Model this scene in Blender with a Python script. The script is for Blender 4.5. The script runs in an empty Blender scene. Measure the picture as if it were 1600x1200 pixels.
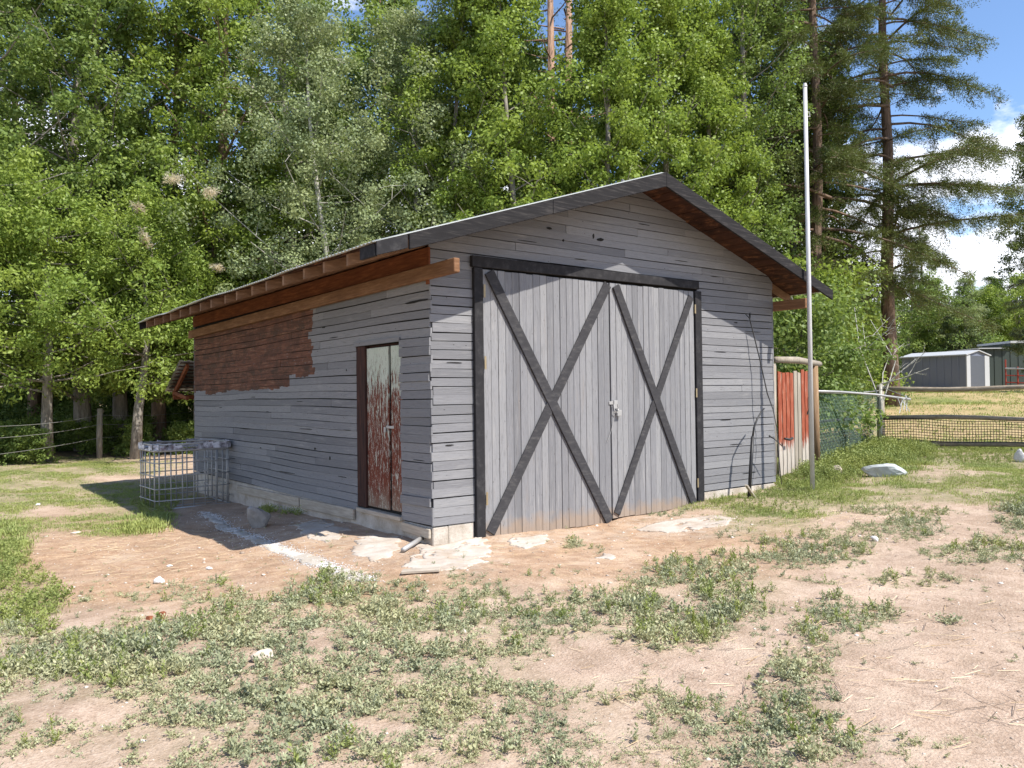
import bpy, math, random
import numpy as np
from mathutils import Matrix, Vector
R_ = math.radians
scene = bpy.context.scene
col = scene.collection
rng = np.random.default_rng(7); random.seed(7)

# ------------------------------------------------------------------ camera
F = 1238.245; YAW, PIT, ROL = 0.65502, 0.01407, -0.01262
CAM = np.array([-4.281, -6.934, 1.6])
def _basis():
    cy, sy = math.cos(YAW), math.sin(YAW)
    f = np.array([sy, cy, 0.]); r = np.array([cy, -sy, 0.]); u = np.array([0, 0, 1.])
    f2 = f*math.cos(PIT)+u*math.sin(PIT); u2 = -f*math.sin(PIT)+u*math.cos(PIT)
    return r*math.cos(ROL)+u2*math.sin(ROL), -r*math.sin(ROL)+u2*math.cos(ROL), f2
CR, CU, CF = _basis()
cd = bpy.data.cameras.new('camera'); cam = bpy.data.objects.new('camera', cd); col.objects.link(cam)
cam.matrix_world = Matrix([[CR[i], CU[i], -CF[i], CAM[i]] for i in range(3)]+[[0, 0, 0, 1]])
cd.sensor_width = 36; cd.lens = F/1600*36; cd.clip_end = 3000; cd.clip_start = .05
scene.camera = cam
# ------------------------------------------------------------------ world, sun, exposure
SUN = np.array([.166, -.549, .803]); SUN /= np.linalg.norm(SUN)
sun_el = math.asin(SUN[2]); sun_az = math.atan2(SUN[0], SUN[1])
world = bpy.data.worlds.new('World'); scene.world = world; world.use_nodes = True
wn = world.node_tree.nodes; wl = world.node_tree.links; wn.clear()
wo = wn.new('ShaderNodeOutputWorld'); bg = wn.new('ShaderNodeBackground'); bg.inputs[1].default_value = .15
sky = wn.new('ShaderNodeTexSky'); sky.sky_type = 'NISHITA'; sky.sun_disc = False
sky.sun_elevation = sun_el; sky.sun_rotation = sun_az; sky.air_density = .9; sky.dust_density = .2; sky.ozone_density = 4.5
tc = wn.new('ShaderNodeTexCoord')
mp = wn.new('ShaderNodeMapping'); mp.inputs['Scale'].default_value = (3.2, 3.2, 6.5); mp.inputs['Location'].default_value = (.35, .2, .6)
nz = wn.new('ShaderNodeTexNoise'); nz.inputs['Scale'].default_value = 1.5; nz.inputs['Detail'].default_value = 9; nz.inputs['Roughness'].default_value = .55
rp = wn.new('ShaderNodeValToRGB'); rp.color_ramp.elements[0].position = .475; rp.color_ramp.elements[1].position = .555
sp = wn.new('ShaderNodeSeparateXYZ'); mr = wn.new('ShaderNodeMapRange')
mr.inputs[1].default_value = .37; mr.inputs[2].default_value = .25; mr.inputs[3].default_value = -.16; mr.inputs[4].default_value = .075
ad = wn.new('ShaderNodeMath'); ad.operation = 'ADD'
mixc = wn.new('ShaderNodeMix'); mixc.data_type = 'RGBA'; mixc.inputs[7].default_value = (6.4, 6.6, 7.2, 1)
wl.new(tc.outputs['Generated'], mp.inputs[0]); wl.new(mp.outputs[0], nz.inputs[0]); wl.new(tc.outputs['Generated'], sp.inputs[0])
wl.new(sp.outputs[2], mr.inputs[0]); wl.new(nz.outputs[0], ad.inputs[0]); wl.new(mr.outputs[0], ad.inputs[1]); wl.new(ad.outputs[0], rp.inputs[0])
wl.new(rp.outputs[0], mixc.inputs[0]); wl.new(sky.outputs[0], mixc.inputs[6]); wl.new(mixc.outputs[2], bg.inputs[0]); wl.new(bg.outputs[0], wo.inputs[0])
sd = bpy.data.lights.new('sun', 'SUN'); sd.energy = 4.9; sd.angle = R_(.5); sd.color = (1, .95, .87)
so = bpy.data.objects.new('sun', sd); col.objects.link(so)
so.rotation_euler = Vector(SUN).to_track_quat('Z', 'Y').to_euler()
scene.view_settings.view_transform = 'Standard'; scene.view_settings.look = 'None'; scene.view_settings.exposure = .66; scene.view_settings.gamma = 1
scene.cycles.max_bounces = 6; scene.cycles.diffuse_bounces = 3; scene.cycles.transmission_bounces = 4; scene.cycles.transparent_max_bounces = 8

# ------------------------------------------------------------------ helpers
def fbm(x, y, s=1., seed=0, octv=4):
    """numpy value noise, 0..1"""
    def vn(x, y, k):
        xi = np.floor(x).astype(np.int64); yi = np.floor(y).astype(np.int64); fx = x-xi; fy = y-yi
        fx = fx*fx*(3-2*fx); fy = fy*fy*(3-2*fy)
        def h(a, b):
            n = (a*374761393+b*668265263+k*982451653) & 0x7fffffff
            n = ((n ^ (n >> 13))*1274126177) & 0x7fffffff
            return ((n ^ (n >> 16)) & 0xffff)/65535.
        return (h(xi, yi)*(1-fx)+h(xi+1, yi)*fx)*(1-fy)+(h(xi, yi+1)*(1-fx)+h(xi+1, yi+1)*fx)*fy
    v = 0; a = .5; t = 0
    for o in range(octv):
        v = v+a*vn(x*s, y*s, seed+o*17); t += a; a *= .5; s *= 2.03
    return v/t
HP = np.array([(0, 0, .11), (1, -.1, .06), (2, -.1, .03), (3.3, -.1, .05), (4.3, 0, .13), (5.3, -.1, .17), (5.9, -.6, .2), (6.7, .4, .24), (8.2, .9, .22),
 (-.1, 1.2, .1), (-.1, 3, .02), (-.1, 6.1, -.08), (-.1, 8.3, -.1), (-1, 5.5, -.1), (-1.6, 1.2, 0), (-1.5, 3.5, -.04), (-3.3, 1.7, -.02), (-4, -6, 0), (-4, -3, 0), (-2, -4, 0), (0, -3.5, .02),
 (0, -5.5, .02), (2, -3, .05), (4.5, -2.5, .14), (7, -2, .24), (8.4, -1.7, .36), (9, -3.5, .25), (10.5, 0, .27), (13.3, 2.25, .38), (13.7, -.6, .36), (11, -4, .3), (-.2, 16.4, .06), (-.4, 18, .2), (-1.6, 25, .3), (-6, 12, 0), (-9, 5, 0), (-12, 14, .2),
 (20, 4, .75), (26, 7, 1.05), (34, 10, 1.45), (41, 13, 1.66), (52, 16, 1.75), (30, -3, 1.1), (45, -4, 1.7), (65, 18, 1.8), (90, 30, 2), (120, 20, 2.4), (12, 22, .5), (22, 26, .9), (6, 26, .4), (3, 14, .1), (9, 6, .25), (40, 40, 1.6), (0, 50, .6), (-40, 50, .6), (200, 60, 4), (0, 300, 3), (-100, 0, .5), (60, -100, 1), (0, -60, .2)])
def H(x, y):
    x = np.asarray(x, float); y = np.asarray(y, float)
    num = np.zeros_like(x); den = np.zeros_like(x)
    for a, b, c in HP:
        w = 1./((x-a)**2+(y-b)**2+.35)**1.6
        num += w*c; den += w
    near = np.exp(-((x-1)**2+(y+1)**2)/300)
    return num/den+near*((fbm(x, y, .9, 5, 3)-.5)*.07+(fbm(x, y, 6., 9, 3)-.5)*.026+(fbm(x, y, 2.2, 19, 2)-.5)*.03)
def proj(x, y, z):
    dx, dy, dz = x-CAM[0], y-CAM[1], z-CAM[2]
    w = dx*CF[0]+dy*CF[1]+dz*CF[2]
    ok = w > .2; w2 = np.where(ok, w, 1.)
    return (np.where(ok, 800+F*(dx*CR[0]+dy*CR[1]+dz*CR[2])/w2, -9999), 600-F*(dx*CU[0]+dy*CU[1]+dz*CU[2])/w2, w)
def at(px, py, D):
    return CAM+D*(CF+CR*(px-800)/F+CU*(600-py)/F)
def ground_at(px, py):
    d = CF+CR*(px-800)/F+CU*(600-py)/F; z = 0.
    for _ in range(12):
        t = (z-CAM[2])/d[2]; p = CAM+t*d; z = float(H(p[0], p[1]))
    return np.array([p[0], p[1], z])
def gp(px, D):
    """ground point in image column px at depth D"""
    p = at(px, 612, D); return np.array([p[0], p[1], float(H(p[0], p[1]))])

class MB:
    def __init__(s): s.v = []; s.f = []
    def add(s, vs, fs):
        b = len(s.v); s.v += [tuple(float(c) for c in v) for v in vs]; s.f += [tuple(b+i for i in f) for f in fs]
    def box(s, x0, x1, y0, y1, z0, z1):
        s.add([(x0, y0, z0), (x1, y0, z0), (x1, y1, z0), (x0, y1, z0), (x0, y0, z1), (x1, y0, z1), (x1, y1, z1), (x0, y1, z1)],
              [(0, 3, 2, 1), (4, 5, 6, 7), (0, 1, 5, 4), (1, 2, 6, 5), (2, 3, 7, 6), (3, 0, 4, 7)])
    def prism(s, pts, n):
        """closed polygon pts extruded by vector n"""
        k = len(pts); p = [np.array(q, float) for q in pts]; q = [a+np.array(n, float) for a in p]
        s.add(p+q, [tuple(range(k))[::-1], tuple(range(k, 2*k))]+[(i, (i+1) % k, k+(i+1) % k, k+i) for i in range(k)])
    def bar(s, a, b, w, h, up=(0, 0, 1)):
        a = np.array(a, float); b = np.array(b, float); d = b-a; d /= np.linalg.norm(d)
        sd_ = np.cross(d, up); sd_ /= np.linalg.norm(sd_); u = np.cross(sd_, d)
        s.prism([a-sd_*w/2-u*h/2, a+sd_*w/2-u*h/2, a+sd_*w/2+u*h/2, a-sd_*w/2+u*h/2], b-a)
    def tube(s, pts, rad, n=8, cap=True):
        pts = [np.array(p, float) for p in pts]; m = len(pts)
        if not hasattr(rad, '__len__'): rad = [rad]*m
        b = len(s.v); ref = None
        for i, p in enumerate(pts):
            t = pts[min(i+1, m-1)]-pts[max(i-1, 0)]; t = t/(np.linalg.norm(t)+1e-9)
            if ref is None: ref = np.cross(t, (0, 0, 1) if abs(t[2]) < .9 else (1, 0, 0))
            ref = ref-t*ref.dot(t); ref /= np.linalg.norm(ref)+1e-9; q = np.cross(t, ref)
            for k in range(n):
                a = 2*math.pi*k/n; c = p+rad[i]*(math.cos(a)*ref+math.sin(a)*q); s.v.append(tuple(float(z) for z in c))
        for i in range(m-1):
            for k in range(n):
                s.f.append((b+i*n+k, b+i*n+(k+1) % n, b+(i+1)*n+(k+1) % n, b+(i+1)*n+k))
        if cap: s.f.append(tuple(b+k for k in range(n))[::-1]); s.f.append(tuple(b+(m-1)*n+k for k in range(n)))
    def build(s, name, mat, parent=None, smooth=False, bevel=0, **tags):
        me = bpy.data.meshes.new(name); me.from_pydata(s.v, [], s.f); me.update()
        o = bpy.data.objects.new(name, me); col.objects.link(o); me.materials.append(mat)
        if smooth: me.polygons.foreach_set('use_smooth', [True]*len(me.polygons))
        if bevel:
            m = o.modifiers.new('bevel', 'BEVEL'); m.width = bevel; m.segments = 1; m.limit_method = 'ANGLE'
        if parent: o.parent = parent; o.matrix_parent_inverse = Matrix.Translation(-parent.location) if parent.type == 'EMPTY' and parent.rotation_euler.z == 0 else parent.matrix_world.inverted()
        return tag(o, **tags)
def tag(o, label=None, cat=None, group=None, kind=None):
    if label: o['label'] = label
    if cat: o['category'] = cat
    if group: o['group'] = group
    if kind: o['kind'] = kind
    return o
def thing(name, loc, label, cat, group=None):
    o = bpy.data.objects.new(name, None); col.objects.link(o); o.location = tuple(float(c) for c in loc); o.empty_display_size = .2
    return tag(o, label, cat, group)
def npmesh(name, V, Fq, mat, parent=None, smooth=False, **tags):
    """V (n,3); Fq (m,k) faces of k corners, fast path"""
    me = bpy.data.meshes.new(name); k = Fq.shape[1]
    me.vertices.add(len(V)); me.vertices.foreach_set('co', np.ascontiguousarray(V, dtype=np.float32).ravel())
    me.loops.add(Fq.size); me.loops.foreach_set('vertex_index', np.ascontiguousarray(Fq, dtype=np.int32).ravel())
    me.polygons.add(len(Fq)); me.polygons.foreach_set('loop_start', np.arange(0, Fq.size, k, dtype=np.int32))
    me.update(calc_edges=True); me.materials.append(mat)
    if smooth: me.polygons.foreach_set('use_smooth', [True]*len(me.polygons))
    o = bpy.data.objects.new(name, me); col.objects.link(o)
    if parent: o.parent = parent
    return tag(o, **tags)

# ------------------------------------------------------------------ materials
class NT:
    def __init__(s, name, rough=.8, spec=.3):
        s.m = bpy.data.materials.new(name); s.m.use_nodes = True; s.t = s.m.node_tree; s.n = s.t.nodes; s.n.clear()
        s.out = s.n.new('ShaderNodeOutputMaterial'); s.b = s.n.new('ShaderNodeBsdfPrincipled'); s.L(s.b.outputs[0], s.out.inputs[0])
        s.b.inputs['Roughness'].default_value = rough; s.b.inputs['Specular IOR Level'].default_value = spec
        s.tc = s.n.new('ShaderNodeTexCoord')
    def L(s, a, b): s.t.links.new(a, b)
    def val(s, x, inp):
        if isinstance(x, (int, float)): inp.default_value = x
        elif isinstance(x, tuple): inp.default_value = (*x, 1) if len(x) == 3 and inp.type == 'RGBA' else x
        else: s.L(x, inp)
    def map(s, scale=(1, 1, 1), loc=(0, 0, 0), src=None):
        m = s.n.new('ShaderNodeMapping'); m.inputs['Scale'].default_value = scale; m.inputs['Location'].default_value = loc
        s.L(src or s.tc.outputs['Object'], m.inputs[0]); return m.outputs[0]
    def noise(s, scale, detail=5, rough=.6, vec=None, dist=0):
        n = s.n.new('ShaderNodeTexNoise'); n.inputs['Scale'].default_value = scale; n.inputs['Detail'].default_value = detail
        n.inputs['Roughness'].default_value = rough; n.inputs['Distortion'].default_value = dist
        s.L(vec or s.tc.outputs['Object'], n.inputs[0]); return n.outputs[0]
    def voro(s, scale, vec=None, feat='F1', out=0):
        n = s.n.new('ShaderNodeTexVoronoi'); n.feature = feat; n.inputs['Scale'].default_value = scale; s.L(vec or s.tc.outputs['Object'], n.inputs[0]); return n.outputs[out]
    def ramp(s, x, stops):
        r = s.n.new('ShaderNodeValToRGB'); s.L(x, r.inputs[0]); e = r.color_ramp.elements
        while len(e) < len(stops): e.new(.5)
        for k, (p, c) in enumerate(stops):
            e[k].position = p; e[k].color = (c, c, c, 1) if isinstance(c, (int, float)) else (*c, 1)
        return r.outputs[0]
    def math(s, op, a, b=0., c=None, clamp=False):
        m = s.n.new('ShaderNodeMath'); m.operation = op; m.use_clamp = clamp; s.val(a, m.inputs[0]); s.val(b, m.inputs[1])
        if c is not None: s.val(c, m.inputs[2])
        return m.outputs[0]
    def mix(s, f, a, b, mode='MIX'):
        m = s.n.new('ShaderNodeMix'); m.data_type = 'RGBA'; m.blend_type = mode; s.val(f, m.inputs[0]); s.val(a, m.inputs[6]); s.val(b, m.inputs[7]); return m.outputs[2]
    def island(s):
        return s.n.new('ShaderNodeNewGeometry').outputs['Random Per Island']
    def objrand(s):
        return s.n.new('ShaderNodeObjectInfo').outputs['Random']
    def attr(s, name):
        a = s.n.new('ShaderNodeAttribute'); a.attribute_name = name; return a.outputs['Fac']
    def sep(s):
        q = s.n.new('ShaderNodeSeparateXYZ'); s.L(s.tc.outputs['Object'], q.inputs[0]); return q.outputs
    def bump(s, h, strength=.5, dist=.01):
        b = s.n.new('ShaderNodeBump'); b.inputs['Strength'].default_value = strength; b.inputs['Distance'].default_value = dist
        s.L(h, b.inputs['Height']); s.L(b.outputs[0], s.b.inputs['Normal'])
    def col(s, c): s.val(c, s.b.inputs['Base Color'])

def leaf_mat(name, c1, c2, c3, trans=.32, rough=.5, pscale=.7):
    t = NT(name); isl = t.island()
    c = t.ramp(isl, [(0, c1), (.45, c2), (.85, c2), (1, c3)])
    o = t.objrand(); c = t.mix(t.math('MULTIPLY', o, .35), c, tuple(x*1.35 for x in c2))
    pn = t.noise(pscale, 3, .5); c = t.mix(t.ramp(pn, [(.38, 0.), (.64, .65)]), c, (c2[0]*1.35, c2[1]*1.18, c2[2]*1.05)); c = t.mix(t.ramp(pn, [(.30, .5), (.46, 0.)]), c, tuple(x*.7 for x in c2))
    t.col(c); t.b.inputs['Roughness'].default_value = rough; t.b.inputs['Specular IOR Level'].default_value = .28
    tr = t.n.new('ShaderNodeBsdfTranslucent'); t.L(t.mix(.5, c, (c2[0]*1.5, c2[1]*1.45, c2[2]*.8)), tr.inputs[0])
    ms = t.n.new('ShaderNodeMixShader'); ms.inputs[0].default_value = trans; t.L(t.b.outputs[0], ms.inputs[1]); t.L(tr.outputs[0], ms.inputs[2]); t.L(ms.outputs[0], t.out.inputs[0])
    return t.m
M = {}
M['leaf_bright'] = leaf_mat('leaf_bright', (.12, .19, .035), (.215, .30, .06), (.38, .44, .14), .38)
M['leaf_mid'] = leaf_mat('leaf_mid', (.09, .145, .035), (.165, .24, .06), (.32, .37, .15), .36)
M['leaf_pale'] = leaf_mat('leaf_pale', (.14, .19, .09), (.24, .30, .15), (.42, .47, .29))
M['leaf_dark'] = leaf_mat('leaf_dark', (.05, .08, .022), (.10, .14, .035), (.19, .22, .06), .25)
M['needles'] = leaf_mat('needles', (.045, .07, .024), (.10, .132, .042), (.22, .225, .08), .2)
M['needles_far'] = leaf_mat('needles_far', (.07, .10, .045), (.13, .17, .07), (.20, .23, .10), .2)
M['weed'] = leaf_mat('weed', (.20, .225, .135), (.315, .34, .205), (.62, .58, .39), .15, .6, 1.6)
M['grass'] = leaf_mat('grass', (.16, .21, .07), (.26, .32, .10), (.56, .50, .27), .25, .6, .9)
M['lush'] = leaf_mat('lush', (.13, .17, .055), (.22, .27, .08), (.38, .38, .15), .25, .6, 1.)
M['dryleaf'] = leaf_mat('dryleaf', (.42, .38, .30), (.52, .48, .40), (.62, .58, .50), .5)

def bark(name, c1, c2, s=1.):
    t = NT(name, .9, .15); n = t.noise(9*s, 8, .7, t.map((1, 1, .22))); v = t.voro(16*s, t.map((1, 1, .2)))
    t.col(t.mix(t.ramp(n, [(.35, 0.), (.65, 1.)]), c1, c2)); t.bump(t.math('ADD', n, v), .8, .03); return t.m
M['bark_grey'] = bark('bark_grey', (.14, .12, .10), (.34, .31, .27))
M['bark_pale'] = bark('bark_pale', (.30, .29, .25), (.52, .50, .44))
M['bark_brown'] = bark('bark_brown', (.16, .11, .08), (.34, .24, .17))
M['bark_fir'] = bark('bark_fir', (.10, .072, .054), (.25, .175, .13), .8)
M['bark_red'] = bark('bark_red', (.20, .12, .08), (.40, .26, .18))

def paint_grey(vertical=False, brown=False, name='grey_paint'):
    t = NT(name, .75, .25); isl = t.island()
    sc = (14, 14, .9) if vertical else (.9, .9, 16)
    g = t.noise(2.2, 7, .65, t.map(sc)); g2 = t.noise(7, 4, .6, t.map(sc)); big = t.noise(1.1, 4, .6)
    base = t.ramp(isl, [(0, (.158, .158, .166)), (.5, (.200, .200, .210)), (1, (.245, .244, .250))])
    worn = t.math('MULTIPLY', t.ramp(g, [(.52, 0.), (.68, 1.)]), t.ramp(big, [(.4, .15), (.62, 1.)]))
    c = t.mix(t.math('MULTIPLY', worn, .6), base, (.34, .33, .32))
    gr_ = t.noise(3.3, 6, .7, t.map((30, 30, 2.2) if vertical else (2.2, 2.2, 45), (7, 3, 1)))
    c = t.mix(t.ramp(gr_, [(.54, 0.), (.68, .75)]), c, (.115, .112, .112))
    c = t.mix(t.ramp(gr_, [(.30, .25), (.42, 0.)]), c, (.34, .33, .325))
    c = t.mix(t.math('MULTIPLY', t.ramp(g2, [(.60, 0.), (.72, .6)]), .8), c, (.10, .095, .095))
    kn = t.voro(5.5, t.map((1, 1, 2) if not vertical else (3.3, 3.3, 1)))
    c = t.mix(t.ramp(kn, [(0.0, 1.), (.045, .8), (.07, 0.)]), c, (.055, .05, .05))
    if vertical:
        z = t.sep()[2]; d = t.math('ADD', z, t.math('MULTIPLY', t.noise(6, 4), -.30))
        c = t.mix(t.math('MULTIPLY', t.ramp(d, [(.0, .8), (.12, 0.)]), .7), c, (.33, .23, .145))
        st = t.noise(3, 5, .6, t.map((6, 6, .5), (3, 1, 2)))
        c = t.mix(t.ramp(st, [(.60, 0.), (.75, .35)]), c, (.24, .20, .165))
    if brown:
        s = t.sep(); y, z = s[1], s[2]
        q = t.math('FLOOR', t.math('MULTIPLY', z, 10.5)); wn_ = t.n.new('ShaderNodeTexWhiteNoise'); wn_.noise_dimensions = '1D'; t.L(q, wn_.inputs['W'])
        e = t.math('ADD', t.math('MULTIPLY', wn_.outputs[0], .22), t.math('MULTIPLY', t.noise(5, 4), .25))
        my = t.math('GREATER_THAN', y, t.math('ADD', e, 2.78))
        yq = t.math('FLOOR', t.math('MULTIPLY', y, 1.7)); wy = t.n.new('ShaderNodeTexWhiteNoise'); wy.noise_dimensions = '1D'; t.L(yq, wy.inputs['W'])
        ze = t.math('ADD', t.math('MULTIPLY', wy.outputs[0], .10), t.math('MULTIPLY', t.noise(4, 4), .10))
        ze = t.math('ADD', ze, t.math('MULTIPLY', t.math('LESS_THAN', y, 3.75), .16))
        mz = t.math('GREATER_THAN', z, t.math('ADD', ze, 1.62))
        msk = t.math('MULTIPLY', my, mz)
        fl = t.noise(8, 6, .75, t.map((1, 1, 6), (5, 1, 2))); msk = t.math('MULTIPLY', msk, t.ramp(fl, [(.34, .35), (.40, 1.)])); msk = t.math('ADD', msk, t.math('MULTIPLY', t.ramp(fl, [(.68, 0.), (.70, .7)]), t.math('GREATER_THAN', z, 1.3)), clamp=True)
        b1 = t.ramp(t.noise(3, 7, .7, t.map((.8, .8, 14), (2, 5, 1))), [(.3, (.035, .020, .014)), (.46, (.115, .050, .031)), (.58, (.19, .085, .050)), (.68, (.33, .21, .14))])
        b1 = t.mix(t.ramp(t.noise(2.2, 6, .7, t.map((1, 1.4, 3), (1, 2, 4))), [(.42, .75), (.56, 0.)]), b1, (.045, .028, .020))
        b1 = t.mix(t.math('MULTIPLY', isl, .25), b1, (.17, .055, .032))
        c = t.mix(msk, c, b1)
    t.col(c); t.bump(t.math('ADD', g, g2), .5, .006); return t.m
M['siding'] = paint_grey(name='grey_siding_paint')
M['siding_side'] = paint_grey(brown=True, name='grey_siding_half_bare')
M['doorboards'] = paint_grey(True, name='grey_door_paint')
def wood(name, c1, c2, c3, sc=(1, 1, 14), rough=.8, bumpd=.004, isl=.3):
    t = NT(name, rough, .2); n = t.noise(3, 7, .68, t.map(sc)); n2 = t.noise(2.0, 3)
    c = t.ramp(n, [(.3, c1), (.52, c2), (.72, c3)]); c = t.mix(t.math('MULTIPLY', t.ramp(n2, [(.4, 0.), (.65, 1.)]), .35), c, c1)
    c = t.mix(t.math('MULTIPLY', t.island(), isl), c, tuple(min(1, x*1.5) for x in c2)); t.col(c); t.bump(n, .5, bumpd); return t.m
M['trim'] = wood('charcoal_trim', (.014, .014, .015), (.025, .024, .026), (.07, .068, .068), (4, 4, 4), .9)
M['fascia'] = wood('charcoal_fascia', (.010, .009, .009), (.020, .019, .020), (.10, .09, .082), (1, 4, 14), .95)
M['brace'] = wood('charcoal_brace', (.025, .024, .026), (.044, .043, .046), (.11, .105, .10), (3, 3, 9), .9)
M['rafter'] = wood('old_rafter', (.09, .05, .03), (.20, .115, .068), (.34, .22, .14), (2, 2, 10))
M['beam'] = wood('stained_beam', (.07, .032, .016), (.19, .098, .05), (.34, .21, .12), (2, 1, 12))
M['frieze'] = wood('red_brown_board', (.06, .018, .008), (.17, .055, .022), (.30, .11, .045), (2, 1, 12))
M['sheath'] = wood('old_sheathing', (.018, .008, .006), (.055, .022, .013), (.30, .13, .06), (4, 2, 4), isl=.5)  # brightest tone puts orange glints into the dark underside colour
M['weathered'] = wood('weathered_wood', (.20, .17, .13), (.38, .33, .27), (.52, .47, .39), (1, 1, 14))
M['post'] = wood('weathered_post', (.14, .12, .09), (.30, .26, .21), (.46, .41, .34), (14, 14, 1))
M['rail'] = wood('weathered_rail', (.14, .11, .08), (.29, .24, .18), (.42, .36, .28), (3, 3, 10))
M['brownpost'] = wood('brown_post', (.12, .07, .04), (.25, .16, .09), (.36, .26, .17), (12, 12, 1))
def jambmat():
    t = NT('dark_jamb', .8, .2); n = t.noise(3, 6, .7, t.map((8, 8, 1))); t.col(t.ramp(n, [(.3, (.018, .012, .012)), (.6, (.06, .026, .02)), (.75, (.12, .055, .04))])); return t.m
M['jamb'] = jambmat()
def peel():
    t = NT('peeling_mint_paint', .92, .1); z = t.sep()[2]
    n = t.noise(9, 9, .78, t.map((4.5, 4.5, .7))); n2 = t.noise(2.2, 4, .6, t.map((2, 2, 1)))
    # how much paint is left: nearly all at the top, almost none lower down
    k = t.math('ADD', t.math('MULTIPLY', t.ramp(t.math('MULTIPLY', z, .42), [(.15, 0.), (.45, .08), (.66, .20), (.78, .50), (.88, .76), (1., .80)]), .26), t.math('MULTIPLY', n2, .10))
    left = t.ramp(t.math('ADD', n, k), [(.625, 0.), (.65, 1.)])
    red = t.ramp(t.noise(4, 6, .7, t.map((9, 9, 1))), [(.3, (.075, .022, .015)), (.55, (.17, .055, .035)), (.75, (.27, .12, .08))])
    low = t.ramp(t.math('ADD', z, t.math('MULTIPLY', n2, -.5)), [(.05, .9), (.34, 0.)]); red = t.mix(low, red, (.25, .20, .15))
    c = t.mix(left, red, t.ramp(n2, [(.3, (.44, .50, .41)), (.6, (.50, .54, .46))])); f2_ = t.noise(22, 6, .8, t.map((2.2, 2.2, .8), (4, 2, 6))); c = t.mix(t.ramp(f2_, [(.585, 0.), (.60, .85)]), c, (.55, .55, .48)); c = t.mix(t.ramp(f2_, [(.385, .8), (.40, 0.)]), c, (.10, .035, .022)); t.col(c); t.bump(left, .5, .003); return t.m
M['peel'] = peel()
def redpicket():
    t = NT('red_painted_picket', .75, .25); z = t.sep()[2]; n = t.noise(3, 6, .7, t.map((10, 10, 1.2))); isl = t.island()
    bare = t.ramp(n, [(.3, (.30, .25, .20)), (.6, (.50, .45, .39)), (.8, (.62, .58, .52))])
    red = t.ramp(n, [(.3, (.17, .035, .018)), (.52, (.30, .07, .032)), (.62, (.38, .15, .09)), (.70, (.45, .38, .32))])
    lim = t.math('ADD', z, t.math('MULTIPLY', n, -.9)); lim = t.ramp(lim, [(.22, 1.), (.36, 0.)])
    t.col(t.mix(lim, red, bare)); return t.m
M['picket'] = redpicket()
def simple(name, c, rough=.6, metal=0., var=.25, sc=12):
    t = NT(name, rough, .4); n = t.noise(sc, 5, .6); t.col(t.mix(t.math('MULTIPLY', n, var*2), c, tuple(x*.55 for x in c))); t.b.inputs['Metallic'].default_value = metal; return t.m
M['galv'] = simple('galvanised_steel', (.44, .43, .415), .5, .35)
M['roofmetal'] = simple('pale_roof_metal', (.50, .51, .47), .5, .3, .2, 4)
M['black'] = simple('black_rubber', (.02, .02, .022), .5)
M['steel_dark'] = simple('dark_rod', (.06, .058, .055), .5, .4)
M['polegrey'] = simple('pale_pole_paint', (.60, .59, .58), .45, .1, .3, 5)
M['greenwire'] = simple('green_vinyl_wire', (.05, .16, .11), .5)
M['whitewire'] = simple('plain_wire', (.35, .35, .34), .5, .5)
M['netting'] = simple('black_netting', (.022, .02, .02), .6)
M['rope'] = simple('dull_rope', (.50, .50, .48), .9)
M['bluemetal'] = simple('blue_grey_sheet', (.17, .19, .25), .55, 0, .15, 2)
M['whitetrim'] = simple('white_trim', (.44, .45, .46), .55, 0, .12, 3)
M['darkdoor'] = simple('shed_door_grey', (.09, .10, .12), .6, 0, .2, 3)
M['darkgreen'] = simple('dark_green_sheet', (.035, .05, .042), .6, 0, .2, 2)
M['redpaint'] = simple('red_gate_paint', (.38, .05, .03), .6)
M['brass'] = simple('dull_hinge', (.38, .30, .18), .5, .5)
M['dark_in'] = simple('dark_backing', (.012, .011, .010), .9)
def blotch():
    t = NT('torn_galvanised_band', .5, .4); n = t.noise(9, 5, .6); r = t.noise(3.1, 3)
    c = t.ramp(n, [(.35, (.07, .06, .06)), (.47, (.30, .29, .33)), (.56, (.60, .60, .66)), (.7, (.72, .73, .77))])
    c = t.mix(t.ramp(r, [(.58, 0.), (.66, .8)]), c, (.16, .06, .05)); t.col(c); return t.m
M['band'] = blotch()
def stone(name, c1, c2, sc=6):
    t = NT(name, .9, .2); n = t.noise(sc, 8, .7); t.col(t.ramp(n, [(.3, c1), (.7, c2)])); t.bump(n, .7, .02); return t.m
M['stone_grey'] = stone('grey_stone', (.19, .175, .16), (.38, .36, .33))
M['stone_white'] = stone('white_stone', (.55, .53, .5), (.8, .78, .76), 20)
M['stone_pale'] = stone('pale_stone', (.45, .36, .28), (.68, .6, .5), 14)
M['stone_red'] = stone('red_clod', (.16, .05, .025), (.32, .12, .06), 20)
M['stone_blue'] = stone('blue_grey_stone', (.30, .33, .33), (.52, .55, .54), 5)
def conc(name, c1, c2, c3):
    t = NT(name, .9, .2); n = t.noise(3.5, 9, .7); v = t.noise(60, 3); cr = t.voro(3.2, t.map((1, 1, 1)), 'DISTANCE_TO_EDGE')
    c = t.ramp(n, [(.3, c1), (.5, c2), (.7, c3)]); c = t.mix(t.math('MULTIPLY', t.ramp(v, [(.5, 0.), (.7, 1.)]), .3), c, c1)
    t.col(c); t.bump(t.math('ADD', n, v), .6, .01); return t.m
M['concrete'] = conc('old_concrete', (.36, .28, .21), (.46, .40, .34), (.56, .52, .47))
M['footing'] = conc('footing_concrete', (.30, .25, .19), (.46, .41, .35), (.60, .56, .5))
def pebbles(name, c1, c2, c3):
    t = NT(name, .9, .2); t.col(t.ramp(t.island(), [(0, c1), (.5, c2), (1, c3)])); return t.m
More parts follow.
